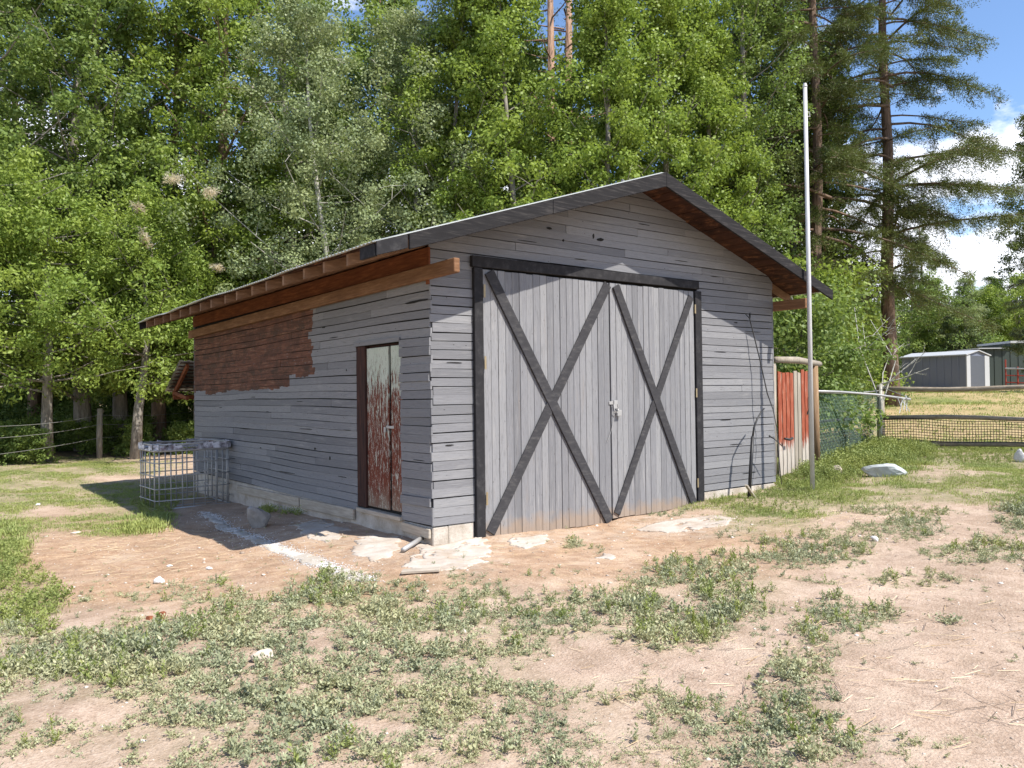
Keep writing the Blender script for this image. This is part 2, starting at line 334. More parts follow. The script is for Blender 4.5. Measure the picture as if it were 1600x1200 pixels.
M['pebble'] = pebbles('pebble_mix', (.22, .16, .12), (.42, .34, .27), (.68, .62, .55))
M['gravel'] = pebbles('white_gravel', (.42, .40, .39), (.62, .60, .58), (.8, .79, .77))
M['straw'] = pebbles('dry_straw', (.30, .20, .11), (.50, .37, .22), (.68, .56, .38))
M['twig'] = pebbles('dark_twig', (.06, .045, .035), (.12, .09, .07), (.22, .17, .13))

# ------------------------------------------------------------------ where the ground cover grows (patches, authored from the photograph)
WEED = [(120, 1090, 300, 90, .85), (420, 1060, 340, 125, 1.2), (680, 1050, 200, 120, 1.1), (200, 1040, 200, 50, 1.1), (560, 1110, 300, 60, 1.2), (330, 985, 200, 38, .6), (540, 955, 160, 55, .9), (690, 930, 110, 38, .6), (700, 975, 120, 50, .8), (890, 962, 160, 36, .95),
 (1100, 930, 130, 55, 1.), (1050, 975, 110, 45, 1.), (1060, 882, 22, 16, 1.), (1130, 890, 50, 22, .8), (1225, 868, 90, 26, .75), (1300, 856, 70, 30, .75), (1350, 845, 40, 30, .6), (1230, 1065, 62, 55, 1.), (1240, 1120, 70, 60, 1.),
 (1290, 985, 55, 40, .85), (1350, 960, 55, 22, .8), (1300, 950, 45, 20, .6), (890, 1110, 100, 40, .8), (1080, 1115, 100, 30, .7), (980, 1090, 60, 25, .5), (1430, 905, 70, 14, .8), (1500, 868, 70, 16, .7), (1545, 850, 30, 14, .7), (1420, 828, 60, 20, .6), (1590, 810, 40, 26, 1.), (1600, 872, 30, 22, .9),
 (60, 1000, 110, 50, .85), (1190, 1050, 30, 16, .5), (720, 1165, 700, 45, .8), (1200, 1180, 110, 40, 1.), (510, 905, 20, 16, .9), (345, 912, 18, 6, .9), (475, 905, 25, 10, .6), (600, 912, 60, 14, .6), (170, 935, 60, 14, .4), (280, 925, 60, 14, .35),
 (895, 850, 17, 9, 1.), (660, 900, 20, 12, .5), (925, 925, 60, 12, .35), (1160, 985, 50, 14, .5), (1250, 905, 60, 12, .4), (1300, 880, 50, 20, .5), (1340, 1000, 25, 14, .5), (860, 905, 60, 12, .3), (1485, 975, 8, 8, .9), (1130, 830, 40, 14, .3), (1405, 800, 90, 8, .6), (400, 800, 12, 8, .6), (455, 790, 20, 8, .6), (930, 860, 14, 6, .4), (1040, 800, 40, 8, .5)]
WBARE = [(105, 965, 70, 20, 1.), (130, 1115, 110, 22, .9), (500, 1003, 22, 18, 1.), (250, 955, 90, 12, .7), (930, 1035, 110, 26, 1.), (1130, 1045, 60, 40, .9), (660, 900, 30, 10, .6), (405, 1030, 26, 14, 1.), (245, 965, 26, 10, 1.), (1000, 1060, 60, 20, .7), (420, 930, 30, 10, .5), (590, 1135, 50, 12, .9), (640, 950, 26, 12, .8), (300, 1010, 30, 8, .8), (770, 1100, 40, 16, .6)]
GREEN = [(90, 770, 190, 42, 1.), (-60, 800, 130, 60, 1.), (170, 815, 90, 22, 1.), (230, 800, 40, 30, 1.), (10, 850, 36, 50, .9), (45, 935, 52, 44, .7), (0, 950, 60, 60, .8), (200, 728, 90, 10, .6), (-100, 900, 120, 120, .8), (60, 730, 200, 14, .9), (300, 760, 60, 20, .5),
 (1350, 772, 190, 20, 1.), (1550, 765, 160, 22, 1.), (1230, 790, 110, 26, .95), (1180, 815, 60, 22, .85), (1270, 750, 60, 24, 1.), (1500, 745, 160, 20, 1.), (1220, 800, 80, 30, 1.), (1130, 785, 30, 14, .8), (1080, 790, 26, 8, .7), (1680, 780, 100, 40, 1.), (1430, 720, 300, 30, 1.), (1600, 715, 200, 26, 1.)]
GBARE = [(80, 800, 44, 11, 1.), (190, 748, 60, 7, 1.), (140, 795, 30, 12, .6), (290, 745, 60, 8, .8), (1330, 800, 60, 5, .8), (1430, 795, 90, 10, .8), (1350, 815, 90, 12, 1.), (1480, 738, 70, 8, .7), (60, 750, 50, 5, .4)]
def field(px, py, pos, neg):
    d = np.zeros_like(px)
    for cx, cy, rx, ry, k in pos:
        q = ((px-cx)/rx)**2+((py-cy)/ry)**2; d = np.maximum(d, k*np.clip(1.45-q*.95, 0, 1))
    for cx, cy, rx, ry, k in neg:
        q = ((px-cx)/rx)**2+((py-cy)/ry)**2; d *= 1-k*np.clip(1.4-q, 0, 1)
    return d
def in_shed(x, y, m=0.): return (x > -m) & (x < 5.97+m) & (y > -m) & (y < 8.4+m)
def weed_density(x, y, z=None):
    z = H(x, y) if z is None else z
    px, py, w = proj(x, y, z); d = field(px, py, WEED, WBARE)*(w > .5)
    out = (py > 1215) | (px < -60) | (px > 1660)
    d = np.where(out & (w < 8), .55, d)
    return d, px, py, w
def green_density(x, y, z=None):
    z = H(x, y) if z is None else z
    px, py, w = proj(x, y, z); d = field(px, py, GREEN, GBARE)*(w > .5)
    return d, px, py, w

# ------------------------------------------------------------------ ground sheet
def ground():
    def axis(lo, hi, st, far):
        c = list(np.arange(lo, hi, st)); a = []; s = st; x = lo
        while x > -far: s *= 1.16; x -= s; a.append(x)
        b = []; s = st; x = c[-1]
        while x < far: s *= 1.16; x += s; b.append(x)
        return np.array(a[::-1]+c+b)
    X = axis(-7, 14, .07, 900); Y = axis(-7, 10, .07, 900)
    gx, gy = np.meshgrid(X, Y, indexing='ij'); x = gx.ravel(); y = gy.ravel()
    z = np.where((x > .1) & (x < 5.8) & (y > .1) & (y < 8.3), -.25, H(x, y)); V = np.stack([x, y, z], 1)
    nx, ny = len(X), len(Y); i = np.arange(nx-1)[:, None]*ny+np.arange(ny-1)[None, :]; i = i.ravel()
    Fq = np.stack([i, i+ny, i+ny+1, i+1], 1)
    t = NT('dry_ground', .95, .1)
    n1 = t.noise(.7, 6, .6); n2 = t.noise(7, 8, .7); n3 = t.noise(55, 4, .7); v = t.voro(70)
    tan = t.ramp(n2, [(.3, (.31, .222, .162)), (.5, (.43, .315, .236)), (.72, (.52, .40, .31))])
    ora = t.ramp(n2, [(.3, (.27, .16, .095)), (.5, (.39, .245, .15)), (.72, (.50, .345, .225))])
    c = t.mix(t.math('MULTIPLY', t.attr('ochre'), t.ramp(n1, [(.3, .6), (.6, 1.)])), tan, ora)
    mo = t.noise(1.7, 5, .65); c = t.mix(t.ramp(mo, [(.36, .45), (.5, 0.)]), c, (.25, .175, .115)); c = t.mix(t.ramp(mo, [(.52, 0.), (.66, .4)]), c, (.56, .45, .34))
    c = t.mix(t.math('MULTIPLY', t.ramp(n3, [(.5, 0.), (.72, 1.)]), .5), c, (.62, .52, .42))
    c = t.mix(t.math('MULTIPLY', t.ramp(n3, [(.30, 1.), (.44, 0.)]), .55), c, (.15, .10, .07))
    st = t.noise(26, 3, .6, t.map((1, .16, 1))); c = t.mix(t.math('MULTIPLY', t.ramp(st, [(.60, 0.), (.68, 1.)]), t.math('MULTIPLY', t.attr('ochre'), .45)), c, (.58, .43, .26))
    grn = t.ramp(t.noise(12, 6, .7), [(.3, (.09, .115, .04)), (.5, (.17, .19, .075)), (.7, (.34, .28, .16))])
    c = t.mix(t.math('MULTIPLY', t.attr('green'), t.ramp(n2, [(.35, .95), (.62, .45)])), c, grn)
    pas = t.ramp(t.noise(.16, 4, .6, t.map((1, 1, 1))), [(.34, (.19, .22, .07)), (.42, (.40, .31, .16)), (.56, (.52, .37, .22)), (.68, (.32, .28, .12))])
    pas = t.mix(t.math('MULTIPLY', n3, .4), pas, (.20, .19, .08)); c = t.mix(t.attr('pasture'), c, pas)
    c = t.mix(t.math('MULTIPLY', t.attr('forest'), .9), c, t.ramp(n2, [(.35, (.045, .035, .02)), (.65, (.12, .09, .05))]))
    c = t.mix(t.math('MULTIPLY', t.attr('dust'), t.ramp(t.noise(9, 6, .7), [(.40, .0), (.64, .55)])), c, (.50, .43, .36))
    t.col(c); t.bump(t.math('ADD', t.math('MULTIPLY', n2, 1.2), t.math('ADD', n3, t.math('MULTIPLY', v, .3))), .75, .016)
    o = npmesh('ground', V, Fq, t.m, smooth=True, kind='structure')
    gd, px, py, w = green_density(x, y, z); wd = weed_density(x, y, z)[0]
    nn = fbm(x, y, 1.6, 3)
    seen = w > .5
    och = field(px, py, [(330, 880, 420, 80, 1.), (900, 860, 380, 60, 1.), (600, 870, 300, 60, .9), (200, 860, 180, 60, 1.)], [])*seen
    och = np.clip(och*(.5+nn), 0, 1)
    gr = np.clip(gd*.95*(.25+nn)+wd*.35*nn, 0, 1)
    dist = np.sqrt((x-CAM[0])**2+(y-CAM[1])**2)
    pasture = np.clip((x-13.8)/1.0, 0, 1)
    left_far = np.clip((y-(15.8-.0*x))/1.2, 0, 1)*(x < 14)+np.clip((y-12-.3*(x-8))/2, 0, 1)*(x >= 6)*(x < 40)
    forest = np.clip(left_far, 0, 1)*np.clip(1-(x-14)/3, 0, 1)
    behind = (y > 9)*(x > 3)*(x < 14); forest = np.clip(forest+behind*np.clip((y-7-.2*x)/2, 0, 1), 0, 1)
    farleft = (dist > 9)*(x < -1)*.75; gr = np.clip(np.where(px < -100, farleft*nn*1.6, gr), 0, 1)
    gr = np.where((x > 7)*(y < -5), nn, gr)
    dust = field(px, py, [(700, 868, 90, 34, 1.), (585, 855, 60, 26, 1.), (825, 848, 60, 14, 1.), (1070, 822, 110, 20, 1.), (490, 832, 70, 26, .9), (900, 838, 160, 10, .7), (345, 812, 40, 12, .8), (410, 845, 40, 14, .8), (480, 872, 45, 14, .8), (550, 897, 45, 14, .8)], [])*seen*(dist < 14)
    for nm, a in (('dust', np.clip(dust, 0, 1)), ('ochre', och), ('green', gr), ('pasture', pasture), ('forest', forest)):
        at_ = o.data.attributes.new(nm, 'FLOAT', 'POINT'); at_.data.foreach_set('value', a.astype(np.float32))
ground()

# ------------------------------------------------------------------ THE SHED
W, Lg = 5.94, 8.34; XC = 2.97; SL = .322; ZA = 4.265
def zr(x): return ZA-SL*abs(x-XC)
shed = thing('shed', (XC, 4, .1), 'weathered grey plank shed with low gable roof and black framed double doors', 'shed')
def courses(name, mat, P, u0, u1, v0, top, holes, bh=.0945, joints=2.2, ztop=9, wav=.012, thick=.02, seed=1, bad_end=None):
    """horizontal boards. P(u,v,n)->xyz; top(v)->(ulo,uhi) allowed range at height v"""
    r = random.Random(seed); mb = MB(); v = v0; k = 0
    def sag(u, v): return wav*math.sin(u*.8+v*1.7+seed)+.4*wav*math.sin(u*2.3+v*5)
    while v < ztop:
        h = bh*r.uniform(.92, 1.08); va, vb = v+.0015, v+h-r.choice([.002, .003, .004, .005, .007, .010]); vm = (va+vb)/2
        la, ha = top(va); lb, hb = top(vb)
        if ha-la < .05: break
        # spans free of openings
        spans = [(u0, u1)]
        for (a, b, c, d) in holes:
            if c < vm < d:
                ns = []
                for (p, q) in spans:
                    if b <= p or a >= q: ns.append((p, q)); continue
                    if a > p: ns.append((p, a))
                    if b < q: ns.append((b, q))
                spans = ns
        for (p, q) in spans:
            cuts = [p]; x = p+r.uniform(.6, joints*1.6)
            while x < q-.4: cuts.append(x); x += r.uniform(joints*.5, joints*1.6)
            cuts.append(q)
            for a, b in zip(cuts[:-1], cuts[1:]):
                aa, bb = a+.001, b-.0015
                if bad_end and abs(b-u1) < 1e-6 and r.random() < .7: bb += r.uniform(-bad_end, bad_end*.5)
                if bad_end and abs(a-u0) < 1e-6 and r.random() < .8: aa += r.uniform(-bad_end*.3, bad_end)
                n0 = r.uniform(-.006, .0) if not (bad_end == .03 and b < .7) else r.choice([-.004, 0, .004, .008, .016]); tl = r.uniform(-.003, .003); dz0 = r.uniform(-.003, .003); dz1 = r.uniform(-.003, .003)
                ns = max(1, int((bb-aa)/.45)); vs = []; fs = []
                for i in range(ns+1):
                    f = i/ns; u = aa+(bb-aa)*f; dz = dz0+(dz1-dz0)*f
                    ul = min(max(u, la), ha); ut = min(max(u, lb), hb)
                    sg = sag(u, vm); 
                    vs += [P(ul, va+sg+dz, n0+tl*f), P(ut, vb+sg+dz, n0+tl*f-.002), P(ut, vb+sg+dz, n0-thick), P(ul, va+sg+dz, n0-thick)]
                if all(min(max(aa+(bb-aa)*i/ns, la), ha) == min(max(aa+(bb-aa)*(i+1)/ns, la), ha) for i in range(ns)): continue
                for i in range(ns):
                    for j in range(4): fs.append((4*i+j, 4*i+4+j, 4*i+4+(j+1) % 4, 4*i+(j+1) % 4))
                fs += [(3, 2, 1, 0), (4*ns, 4*ns+1, 4*ns+2, 4*ns+3)]
                mb.add(vs, fs)
        v += h; k += 1
    return mb.build(name, mat, shed)
def gable(v):
    lim = zr(0)-.045
    if v < lim: return (0, W)
    d = (ZA-.045-v)/SL
    return (XC-d, XC+d)
DX0, DX1, DZ1 = .53, 4.25, 2.97      # opening of the big doors
MY0, MY1, MZ0, MZ1 = .63, 1.69, .30, 2.20   # man door opening on the side
front = courses('front_siding', M['siding'], lambda u, v, n: (u, -n, v), 0, W, .265, gable, [(DX0+.04, DX1-.04, -1, DZ1+.02)], seed=3, ztop=4.3, wav=.006, bad_end=.03001)
side = courses('side_siding', M['siding_side'], lambda u, v, n: (-n, u, v), 0, Lg, .262, lambda v: (0, Lg), [(MY0, MY1, MZ0, MZ1)], seed=8, ztop=2.72, joints=2.8, wav=.012, bad_end=.03)
courses('far_side_siding', M['siding'], lambda u, v, n: (W+n, u, v), 0, Lg, .27, lambda v: (0, Lg), [], seed=5, ztop=2.9)
courses('rear_siding', M['siding'], lambda u, v, n: (u, Lg+n, v), 0, W, .27, gable, [], seed=6, ztop=4.3)
m = MB()   # dark boarding behind the cladding
m.prism([(.03, .03, .2), (DX0+.05, .03, .2), (DX0+.05, .03, 3.2), (.03, .03, 3.2)], (0, .03, 0))
m.prism([(DX1-.05, .03, .2), (W-.03, .03, .2), (W-.03, .03, 3.2), (DX1-.05, .03, 3.2)], (0, .03, 0))
m.prism([(.03, .03, 3.2), (DX0+.05, .03, 3.2), (DX0+.05, .03, DZ1+.02), (DX1-.05, .03, DZ1+.02), (DX1-.05, .03, 3.2), (W-.03, .03, 3.2), (XC, .03, 4.17)][:1]+[(DX0+.05, .03, DZ1), (DX1-.05, .03, DZ1), (W-.03, .03, 3.2), (XC, .03, 4.17)], (0, .03, 0))
m.box(.03, .06, .07, MY0, .2, 3.12); m.box(.03, .06, MY1, Lg-.07, .2, 3.12); m.box(.03, .06, MY0, MY1, MZ1, 3.12)
m.box(W-.06, W-.03, .07, Lg-.07, .2, 3.12)
m.prism([(.03, Lg-.06, .2), (W-.03, Lg-.06, .2), (W-.03, Lg-.06, 3.2), (XC, Lg-.06, 4.17), (.03, Lg-.06, 3.2)], (0, .03, 0))
m.build('inner_boarding', M['dark_in'], shed)
m = MB()   # footing
m.box(.012, .2, .012, Lg-.02, -.3, .255); m.box(.2, DX0, .012, .2, -.3, .258); m.box(DX1, W-.012, .012, .2, -.3, .258)
m.box(W-.2, W-.012, .2, Lg-.02, -.3, .255); m.box(.2, W-.2, Lg-.2, Lg-.02, -.3, .255)
m.build('foundation', M['footing'], shed, bevel=.01)
for a_, b_, h_ in (((-.012, 5.9, .15), (-.016, 3.4, .185), .12), ((-.010, 3.36, .175), (-.014, 1.75, .20), .13), ((-.010, .60, .20), (-.012, .03, .19), .10)):   # old boards along the foot of the side wall
    m = MB(); m.bar(a_, b_, .03, h_); m.build('sill_board', M['weathered'], shed, bevel=.006)
for (cx, cz, w_, h_) in ((1.62, 3.515, .10, .03), (2.42, 3.47, .15, .05), (2.31, 3.50, .03, .07), (1.83, 3.40, .04, .03), (5.38, 2.70, .03, .09), (5.05, 2.585, .10, .018), (5.45, 2.47, .45, .012), (.22, 1.09, .10, .015), (5.0, .87, .3, .01), (.3, 1.95, .2, .01), (4.7, 2.16, .3, .01), (4.8, 1.22, .25, .01), (3.9, 3.35, .3, .01), (2.1, 3.2, .25, .01), (1.3, 3.33, .3, .01), (5.3, .45, .3, .01), (.15, .55, .15, .01), (4.6, 3.2, .2, .01), (3.2, 3.75, .25, .01)):
    m = MB(); k = 9; rc = random.Random(int(cx*100)); m.prism([(cx+w_/2*math.cos(6.283*i/k)*rc.uniform(.6, 1.1), -.0015, cz+h_/2*math.sin(6.283*i/k)*rc.uniform(.6, 1.1)) for i in range(k)], (0, .012, 0)); m.build('split_shade_piece', M['dark_in'], shed)  # thin near-black pieces on the boards stand in for shade inside holes and splits
for (cy_, cz, w_, h_) in ((1.95, 1.93, .02, .03), (4.6, 1.40, .12, .012), (2.9, .93, .06, .035), (2.45, .83, .03, .05), (5.2, 1.62, .2, .012), (3.2, 1.18, .5, .012), (2.3, 2.35, .3, .012), (3.9, .55, .7, .012), (1.95, 1.2, .25, .01), (5.6, 1.12, .5, .012), (4.9, .85, .06, .02), (2.1, .62, .3, .01), (6.8, 1.45, .15, .012), (.3, 2.60, .5, .03), (2.6, 2.50, .12, .02), (3.4, 1.55, .25, .01), (6.2, .62, .4, .012), (.25, .93, .3, .01)):
    m = MB(); k = 9; rc = random.Random(int(cy_*100)); m.prism([(-.0015, cy_+w_/2*math.cos(6.283*i/k)*rc.uniform(.6, 1.1), cz+h_/2*math.sin(6.283*i/k)*rc.uniform(.6, 1.1)) for i in range(k)], (.012, 0, 0)); m.build('split_shade_piece', M['dark_in'], shed)  # same on the side wall: dark pieces imitate the shade in gaps
# beams, frieze
m = MB(); m.bar((-.036, -.56, 2.865), (-.036, Lg+.1, 2.80), .068, .14); m.build('wall_beam', M['beam'], shed, bevel=.006)
m = MB(); m.bar((W+.036, -.53, 2.865), (W+.036, Lg+.1, 2.86), .068, .14); m.build('wall_beam', M['beam'], shed, bevel=.006)
m = MB(); m.box(-.012, .01, .0, Lg, 2.938, 3.13); m.box(-.018, .0, .0, .05, 2.75, 2.79); m.build('frieze_board', M['frieze'], shed)
# roof: corrugated sheet on boards on rafters
roof = None
def roof_sheet():
    ys = np.arange(-.56, 8.5, .0127); V = []; xs = np.array([-.93, -.6, -.2, .4, 1.2, 2.1, 2.955, 2.985, 3.9, 4.8, 5.6, 6.2, 6.62])
    gx, gy = np.meshgrid(xs, ys, indexing='ij'); zz = ZA-SL*np.abs(gx-XC)-.008+.007*np.sin(gy*2*math.pi/.0762)+(fbm(gx*.0+gy, gx*.6, .9, 4, 2)-.5)*.05*np.clip((XC-gx)/3.9, 0, 1)*np.clip((gy+.3)/1.5, 0, 1)
    top = np.stack([gx.ravel(), gy.ravel(), zz.ravel()], 1); bot = top-np.array([0, 0, .003]); nx, ny = gx.shape; N = nx*ny
    i = (np.arange(nx-1)[:, None]*ny+np.arange(ny-1)[None]).ravel(); A = np.stack([i, i+ny, i+ny+1, i+1], 1); B = A[:, ::-1]+N
    e = []
    for a in range(ny-1): e += [(a, a+1, N+a+1, N+a), ((nx-1)*ny+a+1, (nx-1)*ny+a, N+(nx-1)*ny+a, N+(nx-1)*ny+a+1)]
    for a in range(nx-1): e += [((a+1)*ny, a*ny, N+a*ny, N+(a+1)*ny), (a*ny+ny-1, (a+1)*ny+ny-1, N+(a+1)*ny+ny-1, N+a*ny+ny-1)]
    o = npmesh('roof', np.vstack([top, bot]), np.vstack([A, B, np.array(e)]), M['roofmetal'], shed, smooth=False)
    o.matrix_parent_inverse = Matrix.Translation(-shed.location); return o
roof = roof_sheet()
m = MB(); r = random.Random(4)
for sgn in (-1, 1):     # sheathing boards run along the ridge
    s = .03
    ext = 3.85 if sgn < 0 else 3.58
    while s < ext-.05:
        w = min(r.uniform(.13, .19), ext-s); x0 = XC+sgn*s; x1 = XC+sgn*(s+w-.012); y = -.54
        while y < 8.42:
            y2 = min(y+r.uniform(1.5, 4), 8.45); dz = .018+r.uniform(0, .003)
            m.prism([(x0, y, zr(x0)-dz), (x1, y, zr(x1)-dz), (x1, y, zr(x1)-dz-.02), (x0, y, zr(x0)-dz-.02)], (0, y2-y-.004, 0)); y = y2
        s += w
m.build('roof_boards', M['sheath'], shed)
for k in range(16):
    y = .085+k*.528
    for sgn, ext in ((-1, 3.86), (1, 3.57)):
        m = MB(); x1 = XC+sgn*ext*1.0; x0 = XC+sgn*.02; e = r.uniform(-.03, .0)
        x1 += sgn*e; t0 = .043
        # rafters stop 1 mm short of the beams' faces by sitting above them
        m.prism([(x0, y, zr(x0)-t0), (x1, y, zr(x1)-t0), (x1+sgn*.0, y, zr(x1)-t0-.115), (x0, y, zr(x0)-t0-.125)], (0, .045, 0))
        m.build('rafter', M['rafter'], shed, bevel=.004)
def fas(xa, xb, d0, d1, y, th, mat):
    m = MB(); m.prism([(xa, y, zr(xa)-.016), (xb, y, zr(xb)-.016), (xb, y, zr(xb)-d1), (xa, y, zr(xa)-d0)], (0, th, 0)); m.build('fascia_board', mat, shed, bevel=.004)
fas(XC-.001, 1.18, .19, .175, -.585, .03, M['fascia']); fas(1.177, -.57, .172, .165, -.583, .03, M['fascia'])
fas(-.575, -.9, .15, .145, -.56, .02, M['trim'])
fas(XC+.001, 6.58, .19, .16, -.585, .03, M['fascia'])
fas(XC-.001, -.9, .16, .16, 8.46, .03, M['fascia']); fas(XC+.001, 6.58, .16, .16, 8.46, .03, M['fascia'])
m = MB(); m.bar((-.895, -.53, zr(-.9)-.09), (-.895, -.245, zr(-.9)-.09), .03, .11); m.build('fascia_return', M['trim'], shed)
# big double doors
m = MB()
m.box(DX0-.005, DX0+.105, -.045, .0, .03, DZ1-.005); m.build('door_post', M['trim'], shed, bevel=.004)
m = MB(); m.box(DX1-.13, DX1, -.045, .0, .11, DZ1-.005); m.build('door_post', M['trim'], shed, bevel=.004)
m = MB(); m.prism([(DX0-.03, -.05, DZ1), (DX1-.05, -.05, DZ1+.02), (DX1-.05, -.05, DZ1+.125), (DX0-.03, -.05, DZ1+.12)], (0, .05, 0)); m.build('door_header', M['trim'], shed, bevel=.004)
def leaf(x0, x1, zb0, zb1, seed, loc):
    rr = random.Random(seed); d = MB(); n = int(round((x1-x0)/.098)); xs = [x0+(x1-x0)*i/n for i in range(n+1)]
    for i in range(n):
        a, b = xs[i]+.0015, xs[i+1]-rr.choice([.0015, .003, .005]); f = (i+.5)/n; zb = zb0+(zb1-zb0)*f+rr.uniform(-.006, .006)
        zt = DZ1-.012-rr.uniform(0, .008); yo = rr.uniform(0, .006); d.box(a, b, -.022-yo, .0, zb, zt)
    o = d.build('barn_door', M['doorboards'], shed, bevel=.002)
    return o
dl = leaf(DX0+.12, 2.53, .08, .035, 2, None); dr = leaf(2.545, DX1-.145, .09, .085, 5, None)
tag(dl, 'wider left leaf of the double door, crossed by black boards'); tag(dr, 'narrower right leaf of the double door, crossed by black boards')
def brace(p, q, w, door, y=-.031, th=.022):
    a = np.array([p[0], y, p[1]]); b = np.array([q[0], y, q[1]]); d = (b-a)/np.linalg.norm(b-a); n = np.array([-d[2], 0, d[0]])*w/2
    m = MB(); m.prism([a-n, b-n, b+n, a+n], (0, -th, 0)); o = m.build('brace', M['brace'], None, bevel=.003)
    o.parent = door; o.matrix_parent_inverse = door.matrix_world.inverted() if False else Matrix.Identity(4)
    o.location = (0, 0, 0); return o
# (doors carry identity-in-world transforms, see build)
m = MB(); m.box(.2, 5.7, .035, .05, -.1, 3.1); m.build('inner_panel', M['dark_in'], shed)
bpy.context.view_layer.update()
def child(o, par):
    o.parent = par; o.matrix_parent_inverse = par.matrix_world.inverted(); return o
def brace2(p, q, w, door, y=-.0295, th=.022):
    a = np.array([p[0], y, p[1]]); b = np.array([q[0], y, q[1]]); d = (b-a)/np.linalg.norm(b-a); n = np.array([-d[2], 0, d[0]])*w/2
    m = MB(); m.prism([a-n, b-n, b+n, a+n], (0, -th, 0)); return child(m.build('brace', M['brace'], None, bevel=.003), door)
brace2((.72, 2.93), (2.47, .07), .125, dl, -.0295, .026)
brace2((2.50, 2.93), (.70, .13), .122, dl, -.0290, .019)
brace2((2.63, 2.92), (4.03, .13), .115, dr, -.0295, .026)
brace2((4.04, 2.88), (2.60, .14), .105, dr, -.0290, .019)
for z in (2.72, 1.95, .5): m = MB(); m.box(DX0+.112, DX0+.135, -.052, -.046, z-.07, z+.07); child(m.build('hinge', M['brass'], None), dl)
for z in (2.72, 1.6, .4): m = MB(); m.box(DX1-.15, DX1-.127, -.052, -.046, z-.06, z+.06); child(m.build('hinge', M['brass'], None), dr)
m = MB(); m.box(2.50, 2.62, -.036, -.030, 1.47, 1.51); m.box(2.57, 2.63, -.05, -.036, 1.42, 1.52)
m.tube([(2.56, -.05, 1.47), (2.555, -.065, 1.40), (2.60, -.065, 1.37), (2.64, -.055, 1.42), (2.62, -.05, 1.48)], .007, 6)
m.prism([(2.60, -.075, 1.33), (2.67, -.075, 1.335), (2.675, -.075, 1.40), (2.61, -.075, 1.405)], (0, .025, 0))
m.tube([(2.58, -.045, 1.40), (2.555, -.05, 1.25), (2.50, -.045, 1.12), (2.45, -.04, 1.02)], .0035, 5)
child(m.build('padlock_and_hasp', M['galv'], None, bevel=.003), dl)
# side door
m = MB(); m.box(.005, .09, MY1-.22, MY1-.004, MZ0+.01, MZ1-.004); m.box(.062, .1, MY0+.002, MY1-.22, MZ1-.03, MZ1-.004); m.build('door_jamb', M['jamb'], shed)
m = MB(); m.box(-.035, .09, MY0-.01, MY1-.03, .25, .298); m.build('door_sill', M['weathered'], shed, bevel=.006)
m = MB(); m.box(.03, .055, .955, 1.468, .33, MZ1-.034); ml = m.build('plank_door', M['peel'], shed, label='wider left plank of the narrow side door, mint paint peeling to red', bevel=.004)
m = MB(); m.box(.024, .05, MY0+.004, .885, .34, MZ1-.034); mr_ = m.build('plank_door', M['peel'], shed, label='narrow right plank of the side door, mostly red brown', bevel=.004)
m = MB(); m.box(.058, .075, MY0, MY1-.2, .3, MZ1-.03); m.build('door_backing', M['dark_in'], shed)
m = MB(); m.box(.019, .0235, .82, 1.0, 1.245, 1.275); m.box(.005, .019, .99, 1.03, 1.20, 1.26); child(m.build('latch', M['galv'], None, bevel=.002), ml)
m = MB(); m.box(-.02, .0, MY0-.01, MY1+.02, MZ1, MZ1+.045); m.build('lintel', M['siding'], shed)
# rear lean-to
m = MB()
for k in range(9):
    f = k/8.; y = 8.40+.9*f; z = 2.27-.5*f; m.bar((-.22, y, z), (3.5, y, z), .07, .02)
m.build('lean_to_slats', M['sheath'], shed)
m = MB()
for x in (-.1, 1.1, 2.3, 3.4): m.bar((x, 8.37, 2.22), (x, 9.33, 1.69), .05, .08)
m.bar((-.1, 8.4, 1.62), (-.1, 9.2, 1.72), .05, .07); m.box(-.12, 3.4, 9.28, 9.33, 1.60, 1.68); m.build('lean_to_frame', M['frieze'], shed)
ns = 90; V = []; Fq = []
for i in range(ns+1):
    x = -.25+3.8*i/ns; dz = .012*math.sin(i*1.9)
    V += [(x, 8.365, 2.318+dz), (x, 9.4, 1.758+dz), (x, 8.365, 2.314+dz), (x, 9.4, 1.754+dz)]
for i in range(ns): a = 4*i; Fq += [(a, a+4, a+5, a+1), (a+2, a+3, a+7, a+6), (a+1, a+5, a+7, a+3), (a, a+2, a+6, a+4)]
o = npmesh('lean_to_roof', np.array(V), np.array(Fq), M['roofmetal'], shed); o.matrix_parent_inverse = Matrix.Translation(-shed.location)

# ------------------------------------------------------------------ plain things near the shed
def Y(p): return (float(p[0]), float(p[1]), float(p[2]))
# flagpole
bx, by = 5.83, -.66; bz = float(H(bx, by))
fp = thing('metal_pole', (bx, by, bz), 'tall thin pale metal pole standing before the right end of the grey shed', 'pole')
m = MB(); m.tube([(bx, by, bz-.1), (bx, by, 3.0), (bx-.01, by, 5.92)], [.032, .030, .027], 12); m.build('shaft', M['polegrey'], fp, smooth=True)
m = MB(); m.tube([(bx-.01, by, 5.9), (bx-.01, by, 5.95)], [.034, .02], 12); m.build('cap', M['polegrey'], fp)
m = MB(); m.tube([(bx+.02, by, 5.55), (bx+.09, by, 5.56), (bx+.1, by, 5.5), (bx+.04, by, 5.49)], .008, 6); m.build('pulley', M['galv'], fp)
